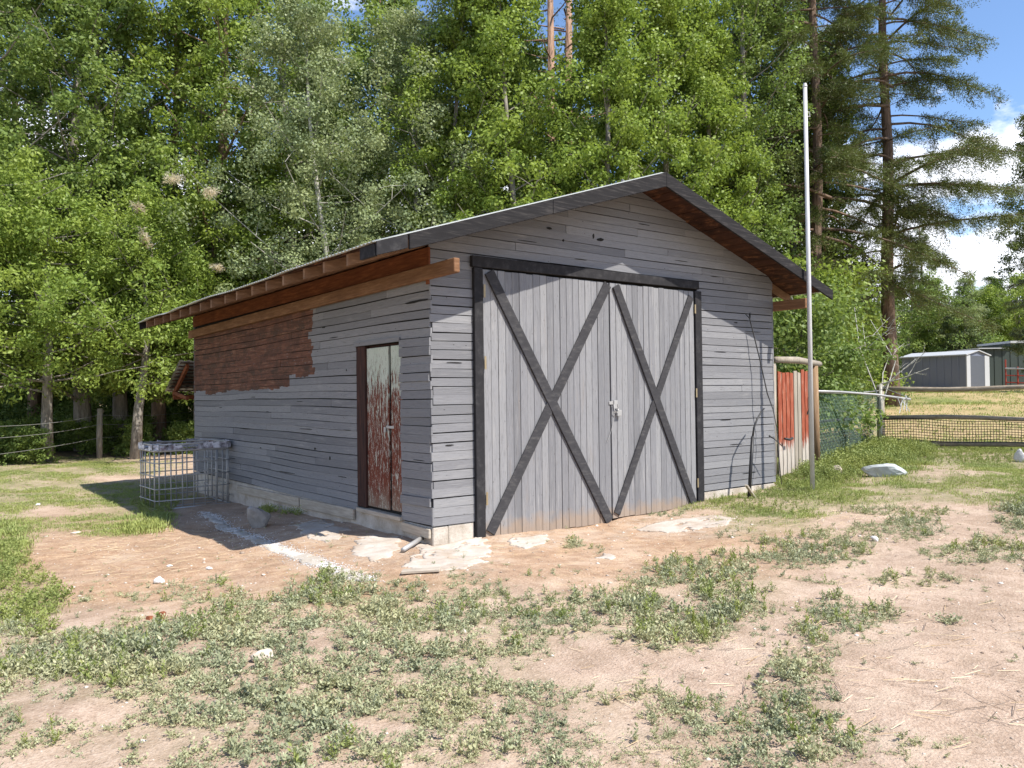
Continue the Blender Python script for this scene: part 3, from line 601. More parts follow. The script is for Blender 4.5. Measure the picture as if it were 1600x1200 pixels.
# rods leaning on the front wall
def onwall(px, py, y):
    d = CF+CR*(px-800)/F+CU*(600-py)/F; t = (y-CAM[1])/d[1]; return CAM+t*d
pts = [onwall(1165, 491, -.05), onwall(1171, 497, -.06), onwall(1177, 520, -.08), onwall(1188, 565, -.12), onwall(1199, 615, -.2), onwall(1208, 640, -.24), onwall(1213, 665, -.28), onwall(1216, 700, -.36), onwall(1221, 757, -.5)]
m = MB(); m.tube(pts, [.006, .008, .009, .009, .009, .007, .006, .006, .006], 6)
m.tube([onwall(1202, 681, -.25), onwall(1210, 686, -.27), onwall(1222, 697, -.3)], [.014, .006, .006], 6)
m.build('bent_rod', M['steel_dark'], None, smooth=True, label='long thin bent metal rod leaning against the grey front wall by its right corner', cat='rod')
g = onwall(1170, 768, -.30); g[2] = float(H(g[0], g[1]))-.02
hk = thing('hooked_bar', g, 'black bar with curved tip standing in weeds against the grey front wall', 'bar')
m = MB(); m.tube([g, onwall(1173, 730, -.3), onwall(1176, 682, -.29)], .024, 8); m.build('sleeve', M['black'], hk, smooth=True)
m = MB(); m.tube([onwall(1176, 683, -.29), onwall(1178, 668, -.29), onwall(1183, 655, -.28), onwall(1188, 646, -.27), onwall(1194, 638, -.26)], [.013, .013, .012, .011, .009], 8); m.build('curved_tip', M['black'], hk, smooth=True)
m = MB(); a = onwall(1166, 758, -.33); m.bar((a[0], a[1], a[2]), g+np.array([.06, -.05, .03]), .05, .02); m.build('foot_plate', M['weathered'], hk)
# downpipe stub at the near corner
a = ground_at(630, 864); a[2] += .03; b = onwall(662, 846, -.02); b = np.array([-.03, .0, .17])
b = ground_at(662, 846)+np.array([0, 0, .05])
dp = thing('drain_pipe', a, 'short grey drain pipe lying on the ground at the near corner of the shed', 'pipe')
m = MB(); m.tube([a, b], .024, 10); m.build('pipe', M['galv'], dp, smooth=True)
m = MB(); m.tube([b, b+np.array([.03, .02, .02]), b+np.array([-.01, .03, .12])], .027, 10); m.build('elbow', M['steel_dark'], dp, smooth=True)

# wire tote cage
def cage():
    FL = ground_at(243, 797); FR = ground_at(361, 786); e = (FR-FL)[:2]; wd_ = float(np.linalg.norm(e)); e = np.array([*(e/np.linalg.norm(e)), 0.]); n = np.array([-e[1], e[0], 0.])
    dep = .95; h = 1.0; z0 = min(FL[2], FR[2])-.02; O = np.array([FL[0], FL[1], z0])
    c = thing('wire_cage', O, 'galvanised wire tote cage with a torn metal rim beside the shed wall', 'cage')
    def P(a, b, z): return O+e*a+n*b+np.array([0, 0, z])
    def ring(z, inset=0.): return [P(.06, 0, z), P(wd_-.06, 0, z), P(wd_, .06, z), P(wd_, dep-.06, z), P(wd_-.06, dep, z), P(.06, dep, z), P(0, dep-.06, z), P(0, .06, z), P(.06, 0, z)]
    m = MB()
    for z in (.33, .53, .73): m.tube(ring(z), .0095, 6)
    for z in (.15,): m.tube(ring(z), .0095, 6)
    m.build('horizontal_bars', M['galv'], c, smooth=True)
    m = MB()
    for i in range(7): a = .06+(wd_-.12)*i/6; m.tube([P(a, .012, .0), P(a, .012, .93)], .011, 6); m.tube([P(a, dep-.012, 0), P(a, dep-.012, .93)], .011, 6)
    for i in range(4): b = .08+(dep-.16)*i/3; m.tube([P(.012, b, 0), P(.012, b, .93)], .011, 6); m.tube([P(wd_-.012, b, 0), P(wd_-.012, b, .93)], .011, 6)
    m.build('upright_bars', M['galv'], c, smooth=True)
    m = MB(); m.tube(ring(.015), .02, 8); m.tube([P(.0, .3, .02), P(wd_, .3, .02)], .015, 6); m.tube([P(.0, .65, .02), P(wd_, .65, .02)], .015, 6); m.build('base_frame', M['galv'], c, smooth=True)
    m = MB(); rr = random.Random(3)
    R1 = ring(.93); m.tube(ring(.92), .018, 8); m.tube(ring(1.015), .014, 8)
    m.build('top_frame', M['galv'], c, smooth=True)
    m = MB()
    L = ring(.93); 
    for (a, b) in zip(L[:-1], L[1:]):
        k = max(1, int(np.linalg.norm(b-a)/.11))
        for i in range(k):
            p = a+(b-a)*i/k; q = a+(b-a)*(i+1.02)/k; hh = rr.uniform(.07, .12) if not (k > 3 and i in (3, 4)) else .025; ofs = np.array([0, 0, rr.uniform(-.01, .01)])
            d_ = q-p; s_ = np.cross(d_/np.linalg.norm(d_), (0, 0, 1))*.024
            m.prism([p+s_+ofs, q+s_+ofs, q+s_*1.1+ofs+np.array([0, 0, hh]), p+s_*.8+ofs+np.array([0, 0, hh*rr.uniform(.7, 1)])], -s_*.3)
    m.build('torn_rim', M['band'], c)
    for (a, z) in ((.62, .74), (.62, .56), (.76, .76), (.76, .58), (.76, .38), (.62, .38)):
        m = MB(); m.prism([P(a-.045, -.012, z-.012), P(a+.045, -.012, z-.012), P(a+.03, -.012, z+.015), P(a-.03, -.012, z+.015)], n*.008); m.build('clip_plate', M['galv'], c)
cage()

# stones
def rock(name, p, s, mat, label, seed, cat='stone', group=None, sink=.25, rot=None):
    r = np.random.default_rng(seed); import bmesh
    bm = bmesh.new(); bmesh.ops.create_icosphere(bm, subdivisions=3, radius=1)
    D = r.normal(size=(9, 3)); D /= np.linalg.norm(D, axis=1)[:, None]; c = r.uniform(.45, .88, 9)
    for v in bm.verts:
        q = np.array(v.co); k = 1.
        for d, cc in zip(D, c):
            t = q@d
            if t > cc: k = min(k, cc/t)
        q = q*k*(1+.05*math.sin(q[0]*5+seed)*math.cos(q[1]*6)); v.co = Vector(q)
    a = r.uniform(0, 6.28) if rot is None else rot; ca, sa = math.cos(a), math.sin(a)
    for v in bm.verts:
        x, y, z = v.co.x*s[0], v.co.y*s[1], v.co.z*s[2]; v.co = Vector((x*ca-y*sa, x*sa+y*ca, z+s[2]*(1-2*sink)))
    me = bpy.data.meshes.new(name); bm.to_mesh(me); bm.free(); me.materials.append(mat)
    o = bpy.data.objects.new(name, me); col.objects.link(o); o.location = Y(p); return tag(o, label, cat, group)
rock('boulder', ground_at(403, 824), (.20, .16, .165), M['stone_grey'], 'rounded grey boulder lying in the shade by the shed footing', 11, 'boulder', sink=.12, rot=.3)
rock('boulder', ground_at(1381, 744), (.36, .24, .14), M['stone_blue'], 'flat pale blue grey boulder in the grass before the rail fence', 12, 'boulder', rot=-.65)
rock('stone', ground_at(250, 910), (.06, .045, .04), M['stone_white'], 'largest of the white stones on the bare dirt left of the shed', 13)
rock('stone', ground_at(327, 889), (.045, .03, .02), M['stone_white'], 'small white stone on bare dirt just outside the roof shadow', 14)
rock('stone', ground_at(265, 885), (.045, .025, .012), M['stone_white'], 'thin flat white stone on bare dirt above the largest white stone', 15)
rock('stone', ground_at(411, 1031), (.075, .05, .045), M['stone_pale'], 'cream coloured angular stone lying among the weeds in the foreground', 16)
rock('clod', ground_at(253, 966), (.045, .035, .035), M['stone_red'], 'larger rust red clod at the upper edge of the weeds', 17, 'clod')
rock('clod', ground_at(234, 968), (.03, .025, .022), M['stone_red'], 'smaller rust red clod left of the larger one', 18, 'clod')
rock('stone', ground_at(118, 834), (.06, .045, .025), M['stone_pale'], 'flat tan stone at the edge of the left lawn on dirt', 19)
rock('stone', ground_at(1367, 845), (.05, .035, .035), M['stone_white'], 'small white stone among weeds on the right dirt bank', 20)
rock('stone', ground_at(1595, 718), (.14, .1, .16), M['stone_white'], 'white stone in the grass at the right edge below the rail fence', 21)
rock('stone', ground_at(1310, 745), (.1, .08, .14), M['stone_pale'], 'upright tan stone in lush weeds left of the flat boulder', 22)
rock('stone', ground_at(60, 790), (.06, .04, .025), M['stone_white'], 'pale stone on the bare spot in the left lawn', 23)
rock('stone', ground_at(412, 899), (.03, .02, .013), M['stone_pale'], 'little pinkish flat stone on dirt below the roof shadow', 24)
# dark hollow under nothing: loose plank
a = ground_at(628, 897); b = ground_at(688, 893)
m = MB(); m.bar(a+np.array([0, 0, .02]), b+np.array([0, 0, .02]), .10, .025); m.build('plank', M['weathered'], None, bevel=.004, label='short weathered plank lying flat on the dirt by the concrete apron', cat='plank')

# concrete apron remains: thin ragged slabs that follow the ground
def slab(name, poly, mat, lift, label=None, kind='structure', seed=0, cell=.05, rag=.06):
    P_ = np.array([ground_at(*q)[:2] for q in poly]); lo = P_.min(0)-.15; hi = P_.max(0)+.15
    X = np.arange(lo[0], hi[0], cell); Yv = np.arange(lo[1], hi[1], cell); gx, gy = np.meshgrid(X, Yv, indexing='ij')
    nx_ = gx+(fbm(gx, gy, 6, seed, 6)-.5)*rag*4; ny_ = gy+(fbm(gx, gy, 6, seed+5, 6)-.5)*rag*4
    ins = np.zeros(gx.shape, bool); n = len(P_); j = n-1
    for i in range(n):
        xi, yi = P_[i]; xj, yj = P_[j]
        ins ^= ((yi > ny_) != (yj > ny_)) & (nx_ < (xj-xi)*(ny_-yi)/(yj-yi+1e-12)+xi); j = i
    hole = fbm(gx, gy, 6.5, seed+9, 5) < .27
    ins &= ~hole & ~in_shed(gx, gy, -.0)
    z = H(gx, gy)+lift+(fbm(gx, gy, 4, seed+2, 3)-.5)*.012; nY = len(Yv)
    idx = np.argwhere(ins[:-1, :-1] & ins[1:, :-1] & ins[1:, 1:] & ins[:-1, 1:])
    i = idx[:, 0]*nY+idx[:, 1]; Fq = np.stack([i, i+nY, i+nY+1, i+1], 1)
    used, inv = np.unique(Fq, return_inverse=True); V = np.stack([gx.ravel(), gy.ravel(), z.ravel()], 1)[used]
    o = npmesh(name, V, inv.reshape(-1, 4), mat, smooth=True, kind=kind)
    s = o.modifiers.new('solid', 'SOLIDIFY'); s.thickness = .02; s.offset = -1
    return o
slab('concrete_apron', [(628, 888), (665, 842), (745, 838), (770, 852), (765, 878), (735, 890), (690, 893)], M['concrete'], .007, seed=1, cell=.018)
slab('concrete_patch', [(545, 868), (560, 838), (625, 838), (618, 862), (590, 878)], M['concrete'], .007, seed=2, cell=.018)
slab('concrete_patch', [(790, 852), (800, 842), (862, 836), (855, 850), (815, 858)], M['concrete'], .007, seed=3, cell=.018, rag=.04)
slab('concrete_patch', [(995, 828), (1040, 815), (1120, 804), (1145, 810), (1135, 822), (1040, 834)], M['concrete'], .007, seed=4, cell=.018, rag=.05)
slab('concrete_patch', [(928, 872), (940, 866), (968, 868), (955, 875)], M['concrete'], .007, seed=7, cell=.02, rag=.03)
slab('concrete_patch', [(455, 820), (495, 812), (545, 830), (520, 848), (480, 842)], M['concrete'], .007, seed=5, cell=.018, rag=.08)

# ------------------------------------------------------------------ fences on the right
def line_pts(a, b, n): return [a+(b-a)*i/n for i in range(n+1)]
GA = np.array([6.62, .42]); GB = np.array([8.30, .88])
gt = thing('picket_gate', (7.4, .65, .25), 'narrow picket gate with red and bare grey pickets between shed and brown post', 'gate')
rr = random.Random(9); n = 9
for i in range(n):
    f = (i+.5)/n; p = GA+(GB-GA)*f; zb = float(H(*p))+.02+rr.uniform(0, .03); zt = 1.93+rr.uniform(-.03, .03)+.02*f; m = MB(); d = (GB-GA)/np.linalg.norm(GB-GA); w = .155
    a = p-d*w/2; b = p+d*w/2; m.prism([(a[0], a[1], zb), (b[0], b[1], zb), (b[0], b[1], zt+rr.uniform(-.02, .02)), (a[0], a[1], zt)], (d[1]*-.02*-1, -.02, 0)); m.build('picket', M['picket'] if i not in (4, 5, 8) else M['post'], gt, bevel=.003)
for z in (.62, 1.6): m = MB(); m.bar((GA[0], GA[1]+.04, z), (GB[0], GB[1]+.04, z), .04, .09); m.build('rail', M['post'], gt)
m = MB(); p = GA+(GB-GA)*.86; m.tube([(p[0], p[1]-.04, 1.5), (p[0]+.02, p[1]-.07, 1.42), (p[0]-.03, p[1]-.07, 1.3), (p[0]-.05, p[1]-.04, 1.2)], .012, 6); m.build('gate_latch', M['steel_dark'], gt); m = MB(); m.tube([(6.75, .38, .86), (6.85, .36, .84), (6.95, .37, .86)], .02, 6); m.build('gate_hook', M['steel_dark'], gt)
gf = thing('gate_frame', (8.5, .93, .2), 'brown gate post with a log crossbar beside the red picket gate', 'gate frame')
m = MB(); m.tube([(8.52, .93, .1), (8.50, .93, 2.05)], [.075, .07], 10); m.build('post', M['brownpost'], gf, smooth=True)
m = MB(); m.tube([(6.5, .35, 2.10), (7.5, .62, 2.12), (8.8, 1.0, 2.09)], [.05, .06, .05], 9); m.build('crossbar', M['post'], gf, smooth=True)
m = MB(); m.tube([(6.5, .42, .1), (6.5, .40, 2.04)], .05, 8); m.build('post', M['post'], gf, smooth=True)
# chain link panel
CA = np.array([8.6, .97]); CB = np.array([13.3, 2.27])
cl = thing('chain_link_fence', (11, 1.6, .3), 'green chain link fence panel with sagging top pipe between gate and grey post', 'fence')
def zcl(f): return float(H(*(CA+(CB-CA)*f)))+.02
m = MB(); Lc = float(np.linalg.norm(CB-CA)); hc = 1.18; st = .10; k = 0
x = -hc
while x < Lc:
    for s in (1, -1):
        xa, xb = (x, x+hc) if s > 0 else (x+hc, x); za, zb = 0., hc
        # clip to 0..Lc
        pa = [xa, za]; pb = [xb, zb]
        def cl_(p, q, lim):
            t = (lim-p[0])/(q[0]-p[0]); return [lim, p[1]+(q[1]-p[1])*t]
        if pa[0] < 0 and pb[0] < 0 or pa[0] > Lc and pb[0] > Lc: continue
        if pa[0] < 0: pa = cl_(pa, pb, 0)
        if pb[0] < 0: pb = cl_(pb, pa, 0)
        if pa[0] > Lc: pa = cl_(pa, pb, Lc)
        if pb[0] > Lc: pb = cl_(pb, pa, Lc)
        if abs(pa[0]-pb[0]) < .02: continue
        q = []
        for (u, z) in (pa, pb):
            f = u/Lc; w_ = CA+(CB-CA)*f; q.append((w_[0], w_[1]+.003*s, zcl(f)*(1-z/hc)+(1.60)*z/hc+.0))
        m.tube(q, .0021, 3, False)
    x += st
m.build('wire_mesh', M['greenwire'], cl)
m = MB()
m.tube([(8.55, .9, 1.60), (9.6, 1.1, 1.585), (10.6, .9, 1.52), (11.2, .55, 1.42)], .022, 8)
m.tube([(8.6, .95, 1.58), (11, 1.62, 1.545), (13.3, 2.25, 1.60)], .012, 6); m.build('top_pipe', M['galv'], cl, smooth=True)
m = MB(); e = np.array([11.2, .55, 1.42])
for k in range(6): 
    q = e+np.array([-.05*k, .02, .02]); m.tube([q, q+np.array([rr.uniform(-.2, .1), .05, rr.uniform(-.05, .08)]), q+np.array([rr.uniform(-.15, .1), 0, rr.uniform(-.3, -.08)])], .008, 5)
m.tube([(12.9, 2.1, 1.72), (12.2, 1.4, 1.58), (11.2, .55, 1.44)], .008, 5); m.build('tied_rope', M['rope'], cl)
# rail fence
RA = np.array([13.32, 2.25]); RB = np.array([13.72, -.75]); RC = np.array([14.2, -4.2])
rf = thing('rail_fence', (13.5, 0, .3), 'three rail round pole fence with black netting along its bottom', 'fence')
posts = [RA, RA+(RB-RA)*1.13, RC]
for p in posts:
    z = float(H(*p)); m = MB(); m.tube([(p[0], p[1], z-.2), (p[0]+.01, p[1], z+.7), (p[0], p[1], z+1.34)], [.085, .08, .075], 10); m.build('post', M['post'], rf, smooth=True)
for z, rd in ((1.62, .052), (1.0, .05), (.46, .055)):
    for a, b in ((posts[0], posts[1]), (posts[1], posts[2])):
        q = [(a[0]-.1+(b[0]-a[0])*i/5, a[1]+(b[1]-a[1])*i/5, z+.02*math.sin(i*1.3+z*5)-.0) for i in range(6)]
        m = MB(); m.tube(q, [rd*(1.08-.04*i) for i in range(6)], 9); m.build('rail', M['rail'], rf, smooth=True)
m = MB()
def netp(u, v):
    T = 6.5; f = u/T; p = RA+(RB-RA)*(u/3.03) if u < 3.4 else RA+(RB-RA)*(u/3.03); return (p[0]-.17, p[1], .50+v*(.44+.03*math.sin(u*1.7))+.02*math.sin(u*3.1))
for j in range(9): m.tube([netp(i*.25, j/8) for i in range(27)], .006, 4, False)
for i in range(118): m.tube([netp(i*.055, 0), netp(i*.055, .5), netp(i*.055, 1)], .0055, 4, False)
m.build('netting', M['netting'], rf)
m = MB()
for j in range(6): m.tube([(8.6+(4.5)*i/6, 1.05+1.25*i/6, .50+.06*j+.02*math.sin(i)) for i in range(7)], .005, 4, False)
for i in range(70): f = i/70; m.tube([(8.6+4.5*f, 1.05+1.25*f, .5), (8.6+4.5*f, 1.05+1.25*f, .82)], .005, 4, False)
m.tube([(8.6, 1.2, 1.03), (13.3, 2.45, 1.0)], .03, 8)
m.build('lower_netting', M['netting'], cl)

# ------------------------------------------------------------------ left wire fence
p1 = gp(155, 21); p0 = gp(-75, 14.5); p2 = gp(330, 25); pm = gp(2, 17.2)
wf = thing('wire_fence', p1, 'sagging wire fence on wooden posts in front of the dark trees on the left', 'fence')
for p, h_, r_ in ((p1, 1.32, .075), (p0, 1.3, .06), (p2, 1.25, .06)):
    m = MB(); m.tube([p-np.array([0, 0, .2]), p+np.array([0, 0, .6]), p+np.array([.02, 0, h_])], [r_, r_, r_*.9], 9); m.build('post', M['post'], wf, smooth=True)
for z in (.55, .9, 1.15):
    m = MB()
    for a, b in ((p0, p1), (p1, p2)):
        m.tube([a+(b-a)*i/8+np.array([0, -.08, z-.35*z*4*(i/8)*(1-i/8)*.25]) for i in range(9)], .006, 4)
    m.build('wire', M['whitewire'], wf)

# ------------------------------------------------------------------ far sheds
def far_shed():
    A = gp(1410, 45.); B = gp(1511, 42.); Cc = gp(1546, 43.3); z0 = 1.62
    e = (A-B)[:2]; Ls = np.linalg.norm(e); e = e/Ls; n = (Cc-B)[:2]; Ws = np.linalg.norm(n); n = n/Ws; O = B[:2]
    s = thing('metal_shed', (B[0], B[1], z0), 'blue grey ribbed metal shed with white trim across the pasture', 'shed')
    def P(a, b, z): q = O+e*a+n*b; return np.array([q[0], q[1], z0+z])
    hw, ha = 1.80, 2.03
    m = MB(); k = 36
    for i in range(k):
        a0, a1 = Ls*i/k, Ls*(i+1)/k; dp_ = .025 if i % 4 < 1 else 0.
        m.prism([P(a0, -dp_, 0), P(a1, -dp_, 0), P(a1, -dp_, hw), P(a0, -dp_, hw)], P(0, .06, 0)-P(0, 0, 0))
    m.prism([P(0.02, .06, 0), P(.02, Ws, 0), P(.02, Ws, hw), P(.02, Ws/2, ha), P(.02, .06, hw)], P(Ls-.04, 0, 0)-P(0, 0, 0)); m.build('wall', M['bluemetal'], s)
    m = MB(); m.prism([P(-.08, -.12, hw-.01), P(-.08, Ws/2, ha+.02), P(-.08, Ws/2, ha+.07), P(-.08, -.12, hw+.05)], P(Ls+.16, 0, 0)-P(0, 0, 0)); m.prism([P(-.08, Ws+.12, hw-.01), P(-.08, Ws/2, ha+.02), P(-.08, Ws/2, ha+.07), P(-.08, Ws+.12, hw+.05)], P(Ls+.16, 0, 0)-P(0, 0, 0)); m.build('roof', M['whitetrim'], s)
    m = MB(); m.prism([P(-.03, -.03, 0), P(-.03, .35, 0), P(-.03, .35, hw), P(-.03, -.03, hw)], P(.05, 0, 0)-P(0, 0, 0)); m.build('corner_trim', M['whitetrim'], s); m = MB(); m.prism([P(-.03, Ws-.5, 0), P(-.03, Ws, 0), P(-.03, Ws, hw), P(-.03, Ws-.5, hw)], P(.05, 0, 0)-P(0, 0, 0)); m.build('corner_trim', M['whitetrim'], s)
    m = MB(); m.prism([P(-.02, .36, 0), P(-.02, Ws-.51, 0), P(-.02, Ws-.51, hw-.02), P(-.02, .36, hw-.02)], P(.04, 0, 0)-P(0, 0, 0)); m.build('door', M['darkdoor'], s)
far_shed()
g2 = gp(1580, 52.); z0 = 1.6
gs = thing('green_shed', g2, 'long dark green metal shed with pale roof edge at the right edge', 'shed')
a = gp(1530, 50)[:2]; b = gp(1680, 50)[:2]; d = (b-a)/np.linalg.norm(b-a); nn_ = np.array([-d[1], d[0]])
m = MB(); L2 = np.linalg.norm(b-a)
for i in range(24):
    q0 = a+d*L2*i/24; q1 = a+d*L2*(i+1)/24; o_ = nn_*(.03 if i % 2 else 0); hgt = 2.55 if i < 8 else 2.9
    m.prism([(*(q0+o_), z0), (*(q1+o_), z0), (*(q1+o_), z0+hgt), (*(q0+o_), z0+hgt)], (*(nn_*3), 0))
m.build('wall', M['darkgreen'], gs)
m = MB(); q0 = a+d*L2/3-d*.1-nn_*.2; q1 = b-nn_*.2; m.prism([(*q0, z0+2.88), (*q1, z0+2.88), (*q1, z0+3.02), (*q0, z0+3.02)], (*(nn_*3.6), 0)); q0 = a-nn_*.2-d*.1; q1 = a+d*L2/3-d*.12-nn_*.2; m.prism([(*q0, z0+2.54), (*q1, z0+2.54), (*q1, z0+2.60), (*q0, z0+2.60)], (*(nn_*3.6), 0)); m.build('roof', M['whitetrim'], gs)
rg = thing('pen_gate', gp(1578, 40), 'small red and white pen gate before the dark green shed', 'gate')
a = gp(1572, 40); b = gp(1610, 39)
m = MB()
for f in (0, .5, 1): q = a+(b-a)*f; m.tube([q, q+np.array([0, 0, 1.5 if f == 0 else 1.15])], .035, 6)
m.build('upright', M['redpaint'], rg)
m = MB(); m.tube([a+np.array([0, 0, 1.05]), b+np.array([0, 0, 1.05])], .05, 6); m.build('top_bar', M['whitetrim'], rg)
m = MB(); m.tube([a+np.array([0, 0, .7]), b+np.array([0, 0, .7])], .03, 6); m.tube([a+np.array([0, 0, .35]), b+np.array([0, 0, .35])], .03, 6); m.build('lower_bar', M['redpaint'], rg)

# ------------------------------------------------------------------ ground cover meshes
def plant_proto(r, stems, lps, ll, lw, spread, height, upright=.3):
    V = []
    for s in range(stems):
        a = r.uniform(0, 6.28); tilt = r.uniform(.2, 1.) ; reach = spread*tilt*r.uniform(.5, 1); hh = height*(1.1-tilt*.8)*r.uniform(.6, 1)
        for k in range(lps):
            f = (k+1)/lps; c = np.array([math.cos(a)*reach*f, math.sin(a)*reach*f, hh*(f**.8)])
            b = r.uniform(0, 6.28); L = ll*r.uniform(.6, 1.2); w = lw*r.uniform(.7, 1.2); el = r.uniform(-.3, 1.0)*(1-upright)+upright*1.2
            d = np.array([math.cos(b)*math.cos(el), math.sin(b)*math.cos(el), math.sin(el)]); sd_ = np.cross(d, r.normal(size=3)); sd_ /= np.linalg.norm(sd_)
            V.append([c, c+d*L*.5+sd_*w/2, c+d*L, c+d*L*.5-sd_*w/2])
    return np.array(V)
def scatter(protos, x, y, z, sc, r, flat=1.):
    out = []; which = r.integers(0, len(protos), len(x)); ang = r.uniform(0, 6.28, len(x))
    for k, p in enumerate(protos):
        i = np.where(which == k)[0]
        if not len(i): continue
        ca, sa = np.cos(ang[i])[:, None, None], np.sin(ang[i])[:, None, None]; s = sc[i][:, None, None]
        X = (p[None, :, :, 0]*ca-p[None, :, :, 1]*sa)*s+x[i][:, None, None]; Yy = (p[None, :, :, 0]*sa+p[None, :, :, 1]*ca)*s+y[i][:, None, None]; Z = p[None, :, :, 2]*s*flat+z[i][:, None, None]
        out.append(np.stack([X, Yy, Z], -1).reshape(-1, p.shape[1], 3))
    A = np.concatenate(out); n, k = A.shape[:2]
    return A.reshape(-1, 3), np.arange(n*k).reshape(n, k)
r = np.random.default_rng(21)
N = 42000
x = r.uniform(-7, 11, N*2); y = r.uniform(-7.5, 3.5, N*2)
z = H(x, y); d, px, py, w = weed_density(x, y, z)
cl_n = fbm(x, y, 2.6, 31, 4); keep = (r.random(len(x)) < np.clip(d*1.1, 0, 1)*np.clip((cl_n-.37)*5+.62*d+.5*np.clip(d-.75, 0, 1), 0, 1)) & ~in_shed(x, y, .05) & (w > 1.2) & (w < 14)
# thin out far plants less than near ones are dense
keep &= r.random(len(x)) < .8
tiny = (r.random(len(x)) < .045*np.clip((cl_n-.3)*6, 0, 1)) & ~keep & ~in_shed(x, y, .05) & (w > 1.2) & (w < 12); tiny &= (py > 880) | (r.random(len(x)) < .25); tx, ty, tz = x[tiny], y[tiny], z[tiny]-.002
x, y, z = x[keep], y[keep], z[keep]-.004
sc = r.uniform(.45, 1.25, len(x))*np.clip(.5+d[keep]*.6, .45, 1.15)*(.65+.7*fbm(x, y, 1.3, 88, 3))
protos = [plant_proto(r, 10, 10, .016, .0085, .13, .055, .22) for _ in range(4)]+[plant_proto(r, 5, 7, .015, .008, .14, .03, .05) for _ in range(3)]+[plant_proto(r, 6, 10, .024, .011, .09, .11, .35) for _ in range(2)]
x2, y2, z2, s2 = np.r_[x, tx], np.r_[y, ty], np.r_[z, tz], np.r_[sc, r.uniform(.25, .6, len(tx))]
V, Fq = scatter(protos, x2, y2, z2, s2, r); print('weeds', len(x), len(Fq))
npmesh('weeds', V, Fq, M['weed'], kind='stuff', label='pale sage green low weeds patchy on the dry dirt', cat='weeds')
# greener leafy weeds mixed in
sel = (fbm(x, y, 1.1, 77, 3) > .53) & (r.random(len(x)) < .14)
protos = [plant_proto(r, 7, 6, .026, .009, .07, .12, .5) for _ in range(5)]
V, Fq = scatter(protos, x[sel], y[sel], z[sel], sc[sel], r); npmesh('leafy_weeds', V, Fq, M['lush'], kind='stuff', label='greener leafy weeds mixed in among the pale weeds', cat='weeds')
